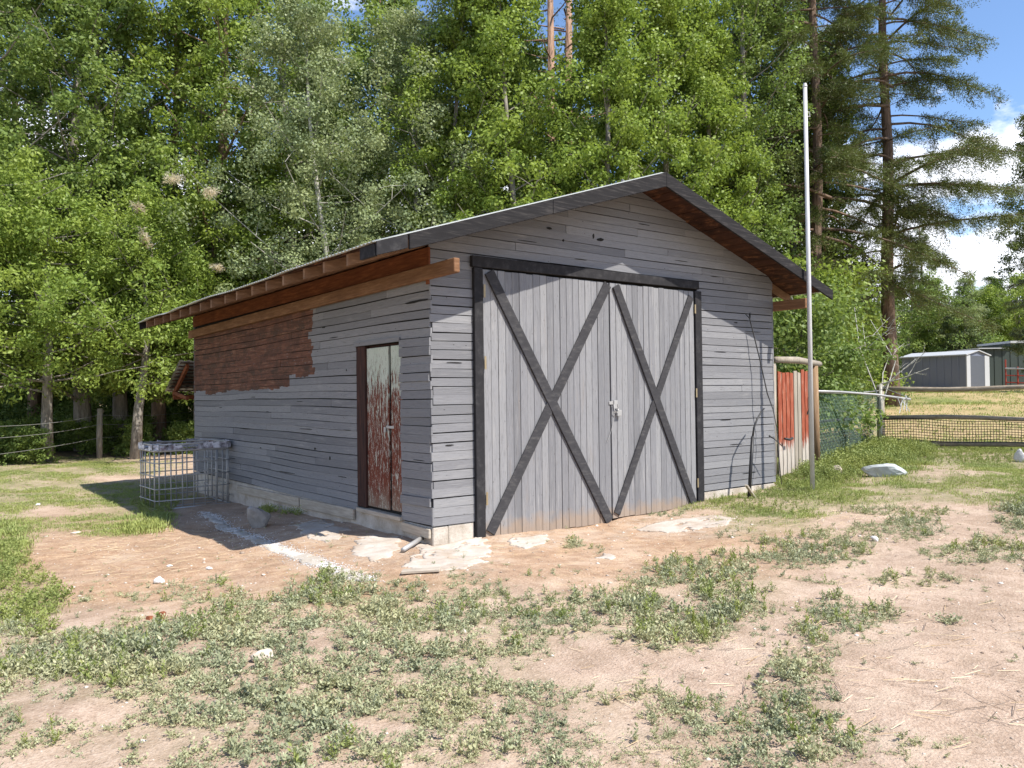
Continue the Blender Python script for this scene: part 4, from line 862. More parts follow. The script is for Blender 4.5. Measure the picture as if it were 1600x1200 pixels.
# grass: tufts of thin blades
def tuft(r, n, h, sp_, wd_=.006):
    V = []
    for k in range(n):
        a = r.uniform(0, 6.28); q = r.uniform(0, sp_); b = np.array([math.cos(a)*q, math.sin(a)*q, -.01]); a2 = r.uniform(0, 6.28); ln = r.uniform(.15, .9); hh = h*r.uniform(.5, 1.1)
        t = b+np.array([math.cos(a2)*ln*hh, math.sin(a2)*ln*hh, hh]); sd_ = np.array([-math.sin(a2), math.cos(a2), 0])*wd_; m_ = b*.45+t*.55+np.array([0, 0, .12*hh])
        V.append([b-sd_, m_-sd_*.7, t, m_+sd_*.7]); V[-1][0] = b
    return np.array(V)
def grow_grass():
    N = 150000; x = np.concatenate([r.uniform(-9, 1, N), r.uniform(3, 17, N)]); y = np.concatenate([r.uniform(-3, 17, N), r.uniform(-8, 5, N)])
    z = H(x, y); d, px, py, w = green_density(x, y, z)
    nn2 = fbm(x, y, 1.7, 51, 4); pr = np.clip(d*np.clip((nn2-.42)*5, .08, 1), 0, 1)
    out = (px < -60) | (px > 1660); pr = np.where(out, .35*(w > 6), pr)
    keep = (r.random(len(x)) < pr*.85) & ~in_shed(x, y, .03) & (w > 3) & (w < 27)
    x, y, z, w, px, py = x[keep], y[keep], z[keep], w[keep], px[keep], py[keep]
    pr2 = [tuft(r, 9, .042, .07, .0035) for _ in range(6)]
    big = np.clip(field(px, py, [(5, 850, 34, 40, .7), (230, 820, 40, 22, .9), (1260, 745, 60, 20, 1.), (1350, 725, 100, 30, 1.)], []), 0, 1)
    sc = r.uniform(.6, 1.3, len(x))*(1+1.1*big)
    V, Fq = scatter(pr2, x, y, z, sc, r); print('grass', len(x), len(Fq))
    npmesh('grass', V, Fq, M['grass'], kind='stuff', label='short patchy green grass on both sides of the shed', cat='grass')
    # tall lush weeds round the fence and the gate
    N = 26000; x = r.uniform(4, 18, N); y = r.uniform(-6, 4, N); z = H(x, y); px, py, w = proj(x, y, z)
    d = field(px, py, [(1250, 752, 50, 16, .8), (1300, 738, 60, 20, .9), (1340, 715, 70, 24, 1.), (1420, 712, 60, 14, .9), (1500, 712, 140, 12, .55), (1130, 785, 26, 8, .8), (1195, 800, 60, 12, .5), (1220, 820, 30, 10, .6), (1390, 700, 50, 14, .9), (1250, 780, 90, 16, .4)], [(1380, 745, 34, 12, .9)])
    k = (r.random(N) < d) & ~in_shed(x, y, .05) & (w > 5) & (w < 17.5); x, y, z, px, py, d = x[k], y[k], z[k], px[k], py[k], d[k]
    pp = [plant_proto(r, 9, 9, .045, .024, .16, .34, .2) for _ in range(6)]
    tall = .32+.55*field(px, py, [(1340, 712, 80, 26, 1.), (1290, 735, 50, 20, .8), (1410, 705, 50, 14, .7)], [])
    V, Fq = scatter(pp, x, y, z, r.uniform(.6, 1.2, len(x))*tall, r); print('lush', len(x), len(Fq))
    npmesh('lush_weeds', V, Fq, M['lush'], kind='stuff', label='tall bright green weeds under the chain link fence', cat='weeds')
    # green weeds at the left edge
    N = 9000; x = r.uniform(-7, 0, N); y = r.uniform(-3, 8, N); z = H(x, y); px, py, w = proj(x, y, z)
    d = field(px, py, [(40, 945, 60, 40, .8), (0, 910, 50, 60, .7), (60, 985, 40, 14, .6), (455, 688, 1, 1, 1), (420, 795, 14, 8, 1.), (460, 800, 20, 6, .4), (240, 790, 30, 14, .6), (345, 912, 16, 5, .9), (510, 906, 14, 10, .9)], [])
    k = (r.random(N) < d*.9) & ~in_shed(x, y, .05); pp = [plant_proto(r, 9, 8, .030, .012, .11, .15, .3) for _ in range(5)]
    V, Fq = scatter(pp, x[k], y[k], z[k], r.uniform(.6, 1.1, k.sum()), r); npmesh('green_weeds', V, Fq, M['lush'], kind='stuff', label='bright green weeds along the left edge of the dirt', cat='weeds')
    # pasture beyond the rails: coarse tufts
    N = 7000; x = r.uniform(14, 40, N); y = r.uniform(-6, 14, N); z = H(x, y); V, Fq = scatter([tuft(r, 7, .09, .2, .012) for _ in range(4)], x, y, z, r.uniform(.6, 1.4, N), r)
    npmesh('pasture_grass', V, Fq, M['grass'], kind='stuff', label='thin grass of the pasture beyond the rail fence', cat='grass')
grow_grass()
# pebbles, gravel line, straw, twigs
OCT = np.array([[1, 0, 0], [0, 1, 0], [-1, 0, 0], [0, -1, 0], [0, 0, .7], [0, 0, -.5]]); OF = np.array([[0, 1, 4], [1, 2, 4], [2, 3, 4], [3, 0, 4], [1, 0, 5], [2, 1, 5], [3, 2, 5], [0, 3, 5]])
def stones(name, x, y, s, mat, label, lift=0., flat=.7):
    n = len(x); z = H(x, y)+lift; J = OCT[None]*(1+r.uniform(-.3, .3, (n, 6, 1)))*s[:, None, None]; a = r.uniform(0, 6.28, n)[:, None]
    X = J[..., 0]*np.cos(a)-J[..., 1]*np.sin(a); Yy = J[..., 0]*np.sin(a)+J[..., 1]*np.cos(a)
    V = np.stack([X+x[:, None], Yy+y[:, None], J[..., 2]*flat+z[:, None]], -1).reshape(-1, 3)
    Fq = (OF[None]+6*np.arange(n)[:, None, None]).reshape(-1, 3); npmesh(name, V, Fq, mat, kind='stuff', label=label, cat='stones')
N = 16000; x = r.uniform(-6, 8, N); y = r.uniform(-6.5, 5, N); k = ~in_shed(x, y, .02); x, y = x[k], y[k]
stones('pebbles', x, y, r.exponential(.0042, len(x))+.0025, M['pebble'], 'scattered small pebbles on the bare dirt', 0.)
GL = [ground_at(*q)[:2] for q in ((318, 800), (350, 820), (390, 838), (440, 858), (485, 875), (530, 892), (575, 906))]
def along(n, wid):
    seg = r.integers(0, len(GL)-1, n); f = r.random(n); A = np.array(GL); p = A[seg]+(A[seg+1]-A[seg])*f[:, None]; return p[:, 0]+r.normal(0, wid, n), p[:, 1]+r.normal(0, wid, n)
x, y = along(5200, .045); stones('gravel_line', x, y, r.uniform(.004, .011, len(x)), M['gravel'], 'line of white gravel curving across the dirt left of the shed', .003)
x, y = along(900, .14); stones('loose_gravel', x, y, r.uniform(.004, .010, len(x)), M['gravel'], 'loose gravel strewn beside the white gravel line', .002)
slab('gravel_strip', [(312, 800), (350, 816), (400, 838), (470, 862), (530, 886), (580, 905), (568, 912), (505, 890), (440, 868), (370, 836), (325, 812)], M['footing'], .006, seed=13, cell=.025, rag=.03)
def sticks(name, n, cen, ln, wd_, mat, label):
    x0 = []; 
    P_ = []; 
    while len(P_) < n:
        c = cen[r.integers(0, len(cen))]; q = ground_at(c[0]+r.normal()*c[2], c[1]+r.normal()*c[3])
        if not in_shed(q[0], q[1], .03): P_.append(q)
    P_ = np.array(P_); a = r.normal(-.65 if name == 'straw' else 0, .5, n)+(0 if name == 'straw' else r.uniform(0, 3.1, n)); L = ln*r.uniform(.3, 1.2, n); d = np.stack([np.cos(a), np.sin(a)], 1); q = np.stack([-d[:, 1], d[:, 0]], 1)*wd_
    A = P_[:, :2]-d*L[:, None]/2; B = P_[:, :2]+d*L[:, None]/2; zA = H(A[:, 0], A[:, 1])+.006; zB = H(B[:, 0], B[:, 1])+.006+r.uniform(0, .02, n)
    V = np.stack([np.c_[A-q, zA], np.c_[A+q, zA+wd_], np.c_[B+q, zB+wd_], np.c_[B-q, zB]], 1).reshape(-1, 3)
    V2 = np.stack([np.c_[A, zA+wd_*1.6], np.c_[B, zB+wd_*1.6]], 1)
    npmesh(name, V, np.arange(4*n).reshape(-1, 4), mat, kind='stuff', label=label, cat='litter')
sticks('straw', 750, [(220, 850, 90, 12), (150, 870, 80, 16), (320, 850, 60, 14), (900, 860, 160, 14), (1300, 810, 80, 12), (1100, 1000, 250, 80), (1450, 1000, 120, 90), (300, 900, 150, 20)], .13, .0016, M['straw'], 'bits of dry straw lying on the dirt')
sticks('twigs', 90, [(1560, 1105, 45, 18), (1500, 1000, 100, 80), (1400, 930, 60, 30), (1100, 1060, 120, 40), (1400, 1040, 60, 40)], .15, .0016, M['twig'], 'thin dark twigs strewn over the dirt on the right')

# ------------------------------------------------------------------ TREES
def leaves_at(r, C, n_per, rad, ll, lw, up=.5, squash=.75, droop=0.):
    """C (k,3) cluster centres -> quads (n,4,3)"""
    n = len(C)*n_per; c = np.repeat(C, n_per, 0); rr_ = np.repeat(rad, n_per) if hasattr(rad, '__len__') else np.full(n, rad)
    g = r.normal(size=(n, 3)); g /= np.linalg.norm(g, axis=1)[:, None]; q = g*(r.random(n)**.45)[:, None]*rr_[:, None]; q[:, 2] *= squash
    p = c+q; out = g+r.normal(size=(n, 3))*.7; out[:, 2] += up; out /= np.linalg.norm(out, axis=1)[:, None]   # leaf normal
    d = np.cross(out, r.normal(size=(n, 3))); d[:, 2] -= droop; d /= np.linalg.norm(d, axis=1)[:, None]; s = np.cross(out, d); s /= np.linalg.norm(s, axis=1)[:, None]
    L = (ll*r.uniform(.6, 1.25, n))[:, None]; w = (lw*r.uniform(.7, 1.2, n))[:, None]
    return np.stack([p, p+d*L*.45+s*w/2, p+d*L, p+d*L*.45-s*w/2], 1)
def deciduous(seed, Hh, base, rad, n_limb, n_tips, n_per, crad, ll, lw, lean=(0, 0), profile='oval', trunk_r=.2, up_ang=.9, fork=False):
    r = np.random.default_rng(seed); m = MB()
    def axis(h): f = h/Hh; return np.array([lean[0]*f*Hh+.25*math.sin(f*4+seed), lean[1]*f*Hh+.2*math.sin(f*5+seed*2), h])
    hs = np.linspace(0, Hh*.97, 12); m.tube([axis(h)-(np.array([0, 0, 1.1]) if h == 0 else 0) for h in hs], [max(.02, trunk_r*(1.25 if h == 0 else 1)*(1-.9*h/Hh)) for h in hs], 9)
    C = []; Rr = []
    for k in range(n_limb):
        f = (k+r.random())/n_limb; h = base+(Hh-base)*f*.97
        if profile == 'oval': R = rad*(.55+.6*math.sin(math.pi*min(1, f*.85+.12)))*(1-.55*f**3)
        elif profile == 'column': R = rad*(.85+.2*math.sin(f*9+seed))*(1-.75*f**4)
        elif profile == 'low': R = rad*(1.1-.6*f)
        R *= r.uniform(.65, 1.15); a = k*2.4+r.uniform(-.4, .4); h0 = max(.4, h-R*up_ang*r.uniform(.4, .8))
        p0 = axis(h0); e = axis(h)+np.array([math.cos(a)*R, math.sin(a)*R, 0]); mid_ = p0*.5+e*.5+np.array([0, 0, -.08*R]); rb = max(.012, .3*trunk_r*(1-.75*h/Hh))
        m.tube([p0, mid_, e], [rb, rb*.65, .008], 5, False)
        for t in range(n_tips):
            f2 = r.uniform(.3, 1.05); b = (p0*(1-f2)+e*f2) if f2 < .5 else mid_*(2-2*f2)+e*(2*f2-1)
            o_ = r.normal(size=3)*np.array([.34, .34, .26])*(R*.5+.35); tip = b+o_
            if r.random() < .3: m.tube([b, b*.5+tip*.5+np.array([0, 0, .05]), tip], [rb*.35, rb*.25, .004], 3, False)
            C.append(tip); Rr.append(crad*r.uniform(.6, 1.25))
    Q = leaves_at(r, np.array(C), n_per, np.array(Rr), ll, lw)
    return m, Q
def mesh_of(mb, name, mat):
    me = bpy.data.meshes.new(name); me.from_pydata(mb.v, [], mb.f); me.polygons.foreach_set('use_smooth', [True]*len(me.polygons)); me.materials.append(mat); return me
def qmesh(Q, name, mat):
    V = Q.reshape(-1, 3); me = bpy.data.meshes.new(name); n = len(Q); k = Q.shape[1]
    me.vertices.add(len(V)); me.vertices.foreach_set('co', np.ascontiguousarray(V, dtype=np.float32).ravel()); me.loops.add(n*k); me.loops.foreach_set('vertex_index', np.arange(n*k, dtype=np.int32))
    me.polygons.add(n); me.polygons.foreach_set('loop_start', np.arange(0, n*k, k, dtype=np.int32)); me.update(calc_edges=True); me.materials.append(mat); return me
KINDS = {}
def kind(key, mb_q, lm, bm_): KINDS[key] = (mesh_of(mb_q[0], 'trunk', bm_), {}, mb_q[1], lm)
kind('cot', deciduous(1, 17, 3.2, 3.1, 40, 9, 115, .50, .13, .085, profile='oval', trunk_r=.26), 'leaf_mid', M['bark_grey'])
kind('cot2', deciduous(2, 16, 2.8, 2.8, 38, 9, 115, .48, .13, .085, profile='oval', trunk_r=.22), 'leaf_mid', M['bark_brown'])
kind('pop', deciduous(3, 15, 1.6, 1.8, 48, 8, 135, .42, .105, .078, profile='column', trunk_r=.14, up_ang=1.6), 'leaf_bright', M['bark_grey'])
kind('pop2', deciduous(4, 15, 1.6, 2.0, 48, 8, 135, .42, .105, .078, profile='column', trunk_r=.14, up_ang=1.5), 'leaf_bright', M['bark_grey'])
kind('asp', deciduous(5, 13, 2.4, 2.7, 38, 9, 160, .48, .082, .068, profile='oval', trunk_r=.14, lean=(.06, 0)), 'leaf_pale', M['bark_pale'])
kind('low', deciduous(6, 7, 2.0, 3.0, 24, 9, 120, .45, .13, .06, profile='low', trunk_r=.15, up_ang=.5), 'leaf_bright', M['bark_grey'])
kind('shrub', deciduous(7, 3.2, .3, 1.5, 16, 8, 110, .45, .10, .06, profile='low', trunk_r=.06, up_ang=.5), 'leaf_mid', M['bark_grey'])
kind('tall', deciduous(8, 18, 4, 2.3, 34, 8, 120, .52, .115, .08, profile='column', trunk_r=.2, up_ang=1.3), 'leaf_dark', M['bark_grey'])
def crown_mesh(key, lm):
    K = KINDS[key]; lm = lm or K[3]
    if lm not in K[1]: K[1][lm] = qmesh(K[2], 'crown', M[lm])
    return K[1][lm]
def tree(name, key, px, D, s, label, cat='tree', lm=None, rot=None, bark_=None, group=None, sz=None, dz=0.):
    p = gp(px, D); o = thing(name, (p[0], p[1], p[2]+dz), label, cat, group)
    o.rotation_euler.z = random.uniform(0, 6.28) if rot is None else rot; o.scale = (s, s, sz or s)
    tr = bpy.data.objects.new('trunk', KINDS[key][0]); cr = bpy.data.objects.new('crown', crown_mesh(key, lm))
    for q in (tr, cr): col.objects.link(q); q.parent = o
    if bark_:
        tr.data = KINDS[key][0]; tr.material_slots[0].link = 'OBJECT'; tr.material_slots[0].material = bark_
    return o
GRP = 'leafy trees standing behind the shed'
tree('leafy_tree', 'cot', -60, 21, 1.0, 'broad leafy tree cut by the left edge of the picture', lm='leaf_mid', group=GRP)
tree('leafy_tree', 'cot2', 40, 26, 1.0, 'slender leafy tree with bare brown stem at the far left', bark_=M['bark_brown'], group=GRP)
tree('leafy_tree', 'cot', 128, 22.5, .92, 'tall leafy tree whose thick grey trunk stands left of the fence post', bark_=M['bark_grey'], group=GRP)
tree('leafy_tree', 'cot2', 172, 23, 1.0, 'tall leafy tree whose trunk stands just right of the fence post', lm='leaf_mid', bark_=M['bark_grey'], group=GRP)
tree('leafy_tree', 'cot2', 262, 24, 1.0, 'leafy tree with dark trunk seen above the back eave of the shed', lm='leaf_bright', group=GRP)
tree('leafy_tree', 'cot', 345, 23.5, .98, 'yellow green leafy tree with light brown trunk above the back eave', lm='leaf_bright', bark_=M['bark_brown'], group=GRP)
tree('leafy_tree', 'cot', 445, 26, 1.05, 'tall darker leafy tree left of the pale aspen', lm='leaf_mid', group=GRP)
tree('aspen_tree', 'asp', 535, 22, .98, 'pale grey green aspen with leaning white trunk above the side roof', rot=2.4, group=GRP)
tree('aspen_tree', 'asp', 640, 23, 1.05, 'pale green aspen just right of the leaning white trunk', rot=.6, group=GRP)
tree('leafy_tree', 'cot2', 590, 29, 1.1, 'tall mid green tree rising behind the two pale aspens', group=GRP)
tree('poplar_tree', 'pop', 725, 23, 1.0, 'narrow bright green poplar right of the aspens', group=GRP)
tree('poplar_tree', 'pop2', 800, 22, 1.06, 'dense bright green poplar above the middle of the left roof slope', group=GRP)
tree('poplar_tree', 'pop', 880, 24, .66, 'shorter bright green poplar under the red stemmed pine', sz=.72, group=GRP)
tree('poplar_tree', 'pop2', 945, 22, 1.0, 'bright green poplar left of the roof peak', group=GRP)
tree('poplar_tree', 'pop', 1030, 23, 1.04, 'bright green poplar directly above the roof peak', group=GRP)
tree('poplar_tree', 'pop2', 1105, 24, .98, 'light green poplar right of the roof peak', rot=1., group=GRP)
tree('dark_tree', 'tall', 1180, 25, .95, 'dark green tree with dark trunk right of the poplars', lm='leaf_mid', bark_=M['bark_grey'], group=GRP)
tree('dark_tree', 'tall', 1235, 29, 1.0, 'shadowy tall tree behind the pale metal pole', lm='leaf_mid', group=GRP)
for i, (px_, D_, s_, lab) in enumerate([(-20, 18.6, .95, 'low leafy tree with hanging bright leaves at the left edge'), (75, 19.6, .9, 'low bright leafy tree above the left lawn'), (215, 20.6, .85, 'low bright leafy tree behind the back eave of the shed'), (310, 22.5, .8, 'low bright leafy tree hidden partly by the shed back corner')]):
    tree('low_tree', 'low', px_, D_, s_, lab, dz=.75, group='low bright trees along the left fence')
tree('shrub', 'shrub', 1238, 17.0, 1.1, 'dense leafed shrub rising behind the red picket gate', 'shrub', lm='leaf_mid', rot=.5)
tree('shrub', 'shrub', 1285, 21.5, .78, 'leafy shrub behind the chain link fence near the gate post', 'shrub', lm='leaf_mid', rot=2)
tree('shrub', 'shrub', 1318, 31.0, 1.25, 'bright yellow green bush left of the big fir trunk', 'shrub', lm='leaf_bright', rot=4)
tree('shrub', 'shrub', 1245, 25.0, 1.6, 'bright green bush under the right end of the roof', 'shrub', lm='leaf_bright', rot=1)
tree('shrub', 'shrub', 1345, 40.0, 1.3, 'low green bush right behind the big fir trunk', 'shrub', lm='leaf_bright', rot=3)

# conifers
def conifer(seed, Hh, base, rad, n_br, trunk_r, lean=0., dens=1., fork=None, leafl=.10, top_round=.35, droop=.12):
    r = np.random.default_rng(seed); m = MB(); hs = np.linspace(0, Hh, 14)
    ax = lambda h: np.array([lean*h+.08*math.sin(h*.5+seed), .06*math.sin(h*.7+seed), h])
    m.tube([ax(h)-(np.array([0, 0, .4]) if h == 0 else 0) for h in hs], [trunk_r*(1.2 if h == 0 else 1)*(1-.8*h/Hh)+.015 for h in hs], 12)
    C = []; D_ = []
    for k in range(n_br):
        f = (k+r.random())/n_br; h = base+(Hh-base)*f; R = rad*(1-f)**.5*r.choice([.35, .55, .8, 1., 1.15])*r.uniform(.85, 1.1)*(1 if f > .12 else .8); a = k*2.4+r.uniform(-1.1, 1.1)
        if R < .3: R = .3
        d = np.array([math.cos(a), math.sin(a), 0.]); s = np.array([-d[1], d[0], 0.]); pts = []
        n = 7; rise = r.uniform(-.12, .42)
        for i in range(n): t = i/(n-1); pts.append(ax(h)+d*R*t+np.array([0, 0, R*(rise*t-droop*4*t*t*.6+.22*t**3)])+s*.12*R*math.sin(t*3+k))
        m.tube(pts, [max(.006, .05*(R/4)*(1-.85*i/(n-1))) for i in range(n)], 5, False)
        nb = max(4, int(R*6.5*dens))
        for j in range(nb):
            t = r.uniform(.18, 1.0)**.8; i = min(n-2, int(t*(n-1))); q = t*(n-1)-i; p = pts[i]*(1-q)+pts[i+1]*q
            sl = R*.34*(1.15-t)*r.uniform(.5, 1.2)+.15; sg = 1 if j % 2 else -1; dd = d*r.uniform(.4, .9)+s*sg*r.uniform(.5, 1)+np.array([0, 0, r.uniform(-.7, .25)]); dd /= np.linalg.norm(dd); e = p+dd*sl
            if r.random() < .5: m.tube([p, e], [.009, .003], 3, False)
            nn_ = max(2, int(sl/.11))
            for c in range(nn_): u = (c+.6)/nn_; C.append(p*(1-u)+e*u+np.array([0, 0, -.35*u*u*sl])); D_.append(dd)
    # dead stubs on the lower trunk
    for k in range(16):
        h = base*r.uniform(.35, 1.05); a = r.uniform(0, 6.28); L = r.uniform(.3, 1.3); d = np.array([math.cos(a), math.sin(a), r.uniform(-.3, .2)]); m.tube([ax(h), ax(h)+d*L*.5+np.array([0, 0, .03]), ax(h)+d*L+np.array([0, 0, -.08])], [.014, .009, .003], 4, False)
    C = np.array(C); D_ = np.array(D_); npf = 14; n = len(C)*npf; c = np.repeat(C, npf, 0); dd = np.repeat(D_, npf, 0)
    p = c+r.normal(size=(n, 3))*np.array([.065, .065, .06]); d = dd+r.normal(size=(n, 3))*.6; d /= np.linalg.norm(d, axis=1)[:, None]; s = np.cross(d, np.array([0, 0, 1.])+r.normal(size=(n, 3))*.5); s /= np.linalg.norm(s, axis=1)[:, None]
    L = (leafl*r.uniform(.6, 1.3, n))[:, None]; w = .024*L/.1
    return m, np.stack([p, p+d*L*.5+s*w/2, p+d*L, p+d*L*.5-s*w/2], 1)
kind('fir', conifer(11, 21, 4.4, 5.0, 118, .25, dens=1.9, droop=.24), 'needles', M['bark_fir'])
kind('fir2', conifer(12, 21, 3.8, 4.6, 130, .22, dens=1.9, droop=.25), 'needles', M['bark_fir'])
kind('pine', conifer(13, 13, 1.0, 2.4, 110, .16, dens=2.2, leafl=.16, droop=.08), 'needles_far', M['bark_fir'])
def bare_pine():
    r = np.random.default_rng(5); m = MB(); C = []
    for o_, l in ((0, .0), (.45, .02)):
        m.tube([(o_*.4, 0, 0), (o_, 0, 6), (o_*1.2+l*10, 0, 18)], [.26, .2, .08], 9)
        for k in range(26):
            h = 8.5+k*.36; a = r.uniform(0, 6.28); L = r.uniform(.8, 2.4); d = np.array([math.cos(a), math.sin(a), r.uniform(-.1, .4)]); p = np.array([o_*1.1, 0, h]); e = p+d*L
            m.tube([p, p+d*L*.5+np.array([0, 0, -.08]), e], [.035, .022, .006], 5, False)
            if h > 13.5: C.append(e)
    return m, leaves_at(r, np.array(C), 120, .45, .14, .02)
kind('redpine', bare_pine(), 'needles', M['bark_red'])
tree('fir_tree', 'fir', 1392, 29, 1.0, 'big fir with bare brown lower trunk and long drooping boughs on the right', rot=.4)
tree('fir_tree', 'fir2', 1281, 27, 1.0, 'darker fir just left of the big fir, behind the metal pole', lm='needles', rot=1.7)
tree('pine_tree', 'redpine', 868, 28, 1.0, 'tall pine with twin reddish stems above the roof peak', rot=YAW*-1)
tree('fir_tree', 'pine', 1442, 62, .98, 'distant grey green pointed fir between the big fir and the far treeline')
tree('fir_tree', 'fir', 1662, 36, .50, 'small fir whose left boughs enter the picture at the right edge', lm='needles', sz=.56, rot=2)
tree('fir_tree', 'pine', 1640, 44, .8, 'dark pine at the right edge above the green shed', sz=.72)
lm_ = ['leaf_mid', 'leaf_bright', 'leaf_mid', 'leaf_pale', 'leaf_bright', 'leaf_mid', 'leaf_bright', 'leaf_dark']
lab_ = ['rounded mid green tree just right of the big fir trunk', 'bright green tree behind the left end of the blue grey shed', 'mid green tree above the blue grey shed', 'pale green tree above the white trimmed end of the blue grey shed', 'bright green tree between the two far sheds', 'tall mid green tree left of the dark green shed', 'bright green tree above the dark green shed', 'dark leafy tree at the right edge behind the green shed']
for i, px_ in enumerate((1425, 1455, 1482, 1510, 1534, 1560, 1590, 1625)):
    tree('far_tree', ('low', 'pop')[i % 2], px_, 58+3*(i % 3), (1.5, .95, 1.35, 1.0, 1.5, .95, 1.4, 1.5)[i], lab_[i], lm=lm_[i], group='far trees beyond the pasture', sz=(1.55, .62, 1.4, .60, 1.5, .66, 1.5, 1.5)[i], dz=(-2.6, -.8)[i % 2])

# the dead branch sticking up behind the chain link
g = gp(1372, 17.2); db = thing('dead_branches', g, 'bare grey dead branches sticking out beside the fence post', 'branches')
m = MB(); r2 = np.random.default_rng(3)
def br(p, q, rad, lvl):
    mid_ = (p+q)/2+r2.normal(size=3)*.06*np.linalg.norm(q-p); m.tube([p, mid_, q], [rad, rad*.75, rad*.4], 5, False)
    if lvl:
        for k in range(2):
            f = r2.uniform(.35, .95); s = p*(1-f)+q*f; d = (q-p); L = np.linalg.norm(d)*r2.uniform(.3, .55); d = d/np.linalg.norm(d)+r2.normal(size=3)*.6; d /= np.linalg.norm(d); br(s, s+d*L, rad*.5, lvl-1)
for (a_, b_) in (((1376, 640, 17), (1360, 500, 17.5)), ((1372, 620, 17), (1335, 480, 18)), ((1376, 600, 17), (1452, 575, 16.5)), ((1376, 610, 17), (1432, 560, 16.8)), ((1378, 610, 17), (1395, 540, 17.3))):
    br(at(*a_), at(*b_), .017, 2)
m.tube([g, at(1376, 640, 17), at(1376, 600, 17)], [.06, .05, .03], 6)
m.build('branch', M['bark_pale'], db, smooth=True)

# web nests in the left trees
for (px_, py_, D_, s_, lab) in ((272, 280, 19.5, .34, 'largest pale web nest high in the left trees'), (328, 300, 19.6, .30, 'pale web nest right of the largest one'), (216, 325, 19.4, .16, 'small round pale web nest in the left trees'), (226, 372, 19.2, .30, 'wide low tan web nest in the left trees'), (340, 418, 20.2, .26, 'tan web nest just above the back eave of the shed')):
    c = at(px_, py_, D_); r3 = np.random.default_rng(px_)
    k = 260; C_ = c+r3.normal(size=(k//2, 3))@(np.diag([s_, s_, s_*.9])@r3.uniform(-1, 1, (3, 3)))*.26
    Q = leaves_at(r3, C_, 2, .04, .12, .022, up=.1); o = npmesh('web_nest', (Q.reshape(-1, 3)-c), np.arange(Q.shape[0]*4).reshape(-1, 4), M['dryleaf'], label=lab, cat='nest', group='pale web nests in the left trees'); o.location = Y(c)

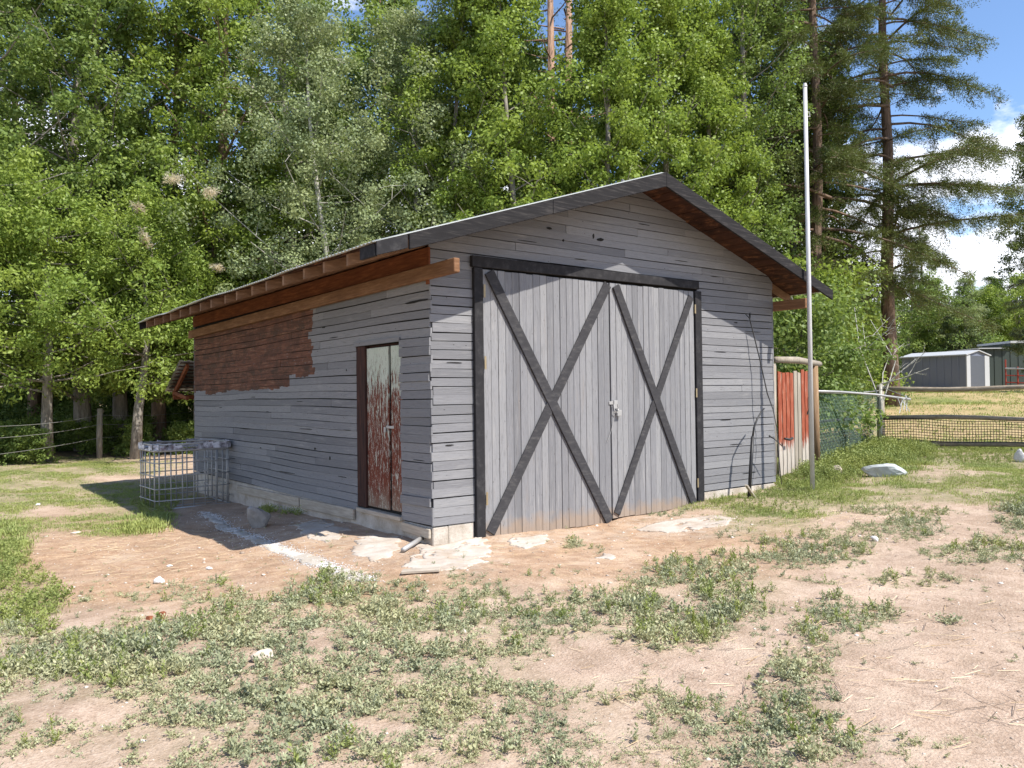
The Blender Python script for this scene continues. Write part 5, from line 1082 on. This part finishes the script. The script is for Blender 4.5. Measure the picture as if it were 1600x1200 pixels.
# the wood behind: one mass nobody could count, same tree shapes joined
def wood_mass():
    r = np.random.default_rng(99); outs = {'leaf_mid': [], 'leaf_dark': []}; tr = MB()
    rows = []
    for D_ in (30, 36):
        for px_ in range(-260, 1345, 110 if D_ == 30 else 150): rows.append((px_+r.uniform(-25, 25), D_+r.uniform(-2, 2)))
    for i, (px_, D_) in enumerate(rows):
        if px_ < 430 and D_ > 33.5: continue
        p = gp(px_, D_); key = ('cot', 'tall', 'pop2', 'cot2')[i % 4]; Q = KINDS[key][2]; s = r.uniform(.9, 1.12); a = r.uniform(0, 6.28); k = r.random(len(Q)) < .42; Q = Q[k]; s *= (.70 if px_ < 430 else 1.)
        cen = Q.mean(1, keepdims=True); Q = cen+(Q-cen)*1.35
        X = (Q[..., 0]*math.cos(a)-Q[..., 1]*math.sin(a))*s+p[0]; Yy = (Q[..., 0]*math.sin(a)+Q[..., 1]*math.cos(a))*s+p[1]; Z = Q[..., 2]*s+p[2]-.6
        outs['leaf_mid' if i % 3 else 'leaf_dark'].append(np.stack([X, Yy, Z], -1)); tr.tube([(p[0], p[1], p[2]-.3), (p[0]+.1, p[1], p[2]+7), (p[0]+.2, p[1], p[2]+14)], [.22, .16, .05], 7)
    for k, v in outs.items():
        A = np.concatenate(v); npmesh('background_wood', A.reshape(-1, 3), np.arange(A.shape[0]*4).reshape(-1, 4), M[k], kind='stuff', label='dense wood crowding behind the front row of trees' if k == 'leaf_mid' else 'darker trees in the dense wood behind', cat='wood')
    tr.build('wood_trunks', M['bark_grey'], None, smooth=True, kind='stuff', label='trunks in the dense wood behind the front row', cat='wood')
    # undergrowth below the trees
    Qs = []; Q0 = KINDS['shrub'][2]
    for i in range(60):
        px_ = r.uniform(-250, 420) if i < 42 else r.uniform(1180, 1335); D_ = r.uniform(25.0, 33) if i < 42 else r.uniform(30, 46); p = gp(px_, D_); s = r.uniform(.7, 1.35)*(1 if i < 42 else 1.25); a = r.uniform(0, 6.28); Q = Q0[r.random(len(Q0)) < .5]
        Qs.append(np.stack([(Q[..., 0]*math.cos(a)-Q[..., 1]*math.sin(a))*s+p[0], (Q[..., 0]*math.sin(a)+Q[..., 1]*math.cos(a))*s+p[1], Q[..., 2]*s+p[2]-.1], -1))
    for i in range(46):   # low growth along the left fence
        px_ = r.uniform(-120, 330); D_ = r.uniform(21.5, 24) if px_ > 60 else r.uniform(18.5, 23); p = gp(px_, D_); s = r.uniform(.16, .34); a = r.uniform(0, 6.28); Q = Q0[r.random(len(Q0)) < .18]; cen = Q.mean(1, keepdims=True); Q = cen+(Q-cen)*2.2
        Qs.append(np.stack([(Q[..., 0]*math.cos(a)-Q[..., 1]*math.sin(a))*s+p[0], (Q[..., 0]*math.sin(a)+Q[..., 1]*math.cos(a))*s+p[1], Q[..., 2]*s+p[2]-.02], -1))
    A = np.concatenate(Qs); npmesh('undergrowth', A.reshape(-1, 3), np.arange(A.shape[0]*4).reshape(-1, 4), M['leaf_mid'], kind='stuff', label='tangled undergrowth below the trees', cat='undergrowth')
    # far treeline on the horizon
    Qs = []; Q0 = KINDS['asp'][2]
    for i in range(26):
        px_ = 1120+i*26+r.uniform(-8, 8); D_ = r.uniform(80, 100); p = gp(px_, D_); s = r.uniform(.75, 1.0); a = r.uniform(0, 6.28); Q = Q0[r.random(len(Q0)) < .22]; cen = Q.mean(1, keepdims=True); Q = cen+(Q-cen)*2.1
        Qs.append(np.stack([(Q[..., 0]*math.cos(a)-Q[..., 1]*math.sin(a))*s+p[0], (Q[..., 0]*math.sin(a)+Q[..., 1]*math.cos(a))*s+p[1], Q[..., 2]*s+p[2]-2.2], -1))
    A = np.concatenate(Qs); npmesh('far_wood', A.reshape(-1, 3), np.arange(A.shape[0]*4).reshape(-1, 4), M['leaf_mid'], kind='stuff', label='far treeline on the horizon beyond the pasture', cat='wood')
wood_mass()
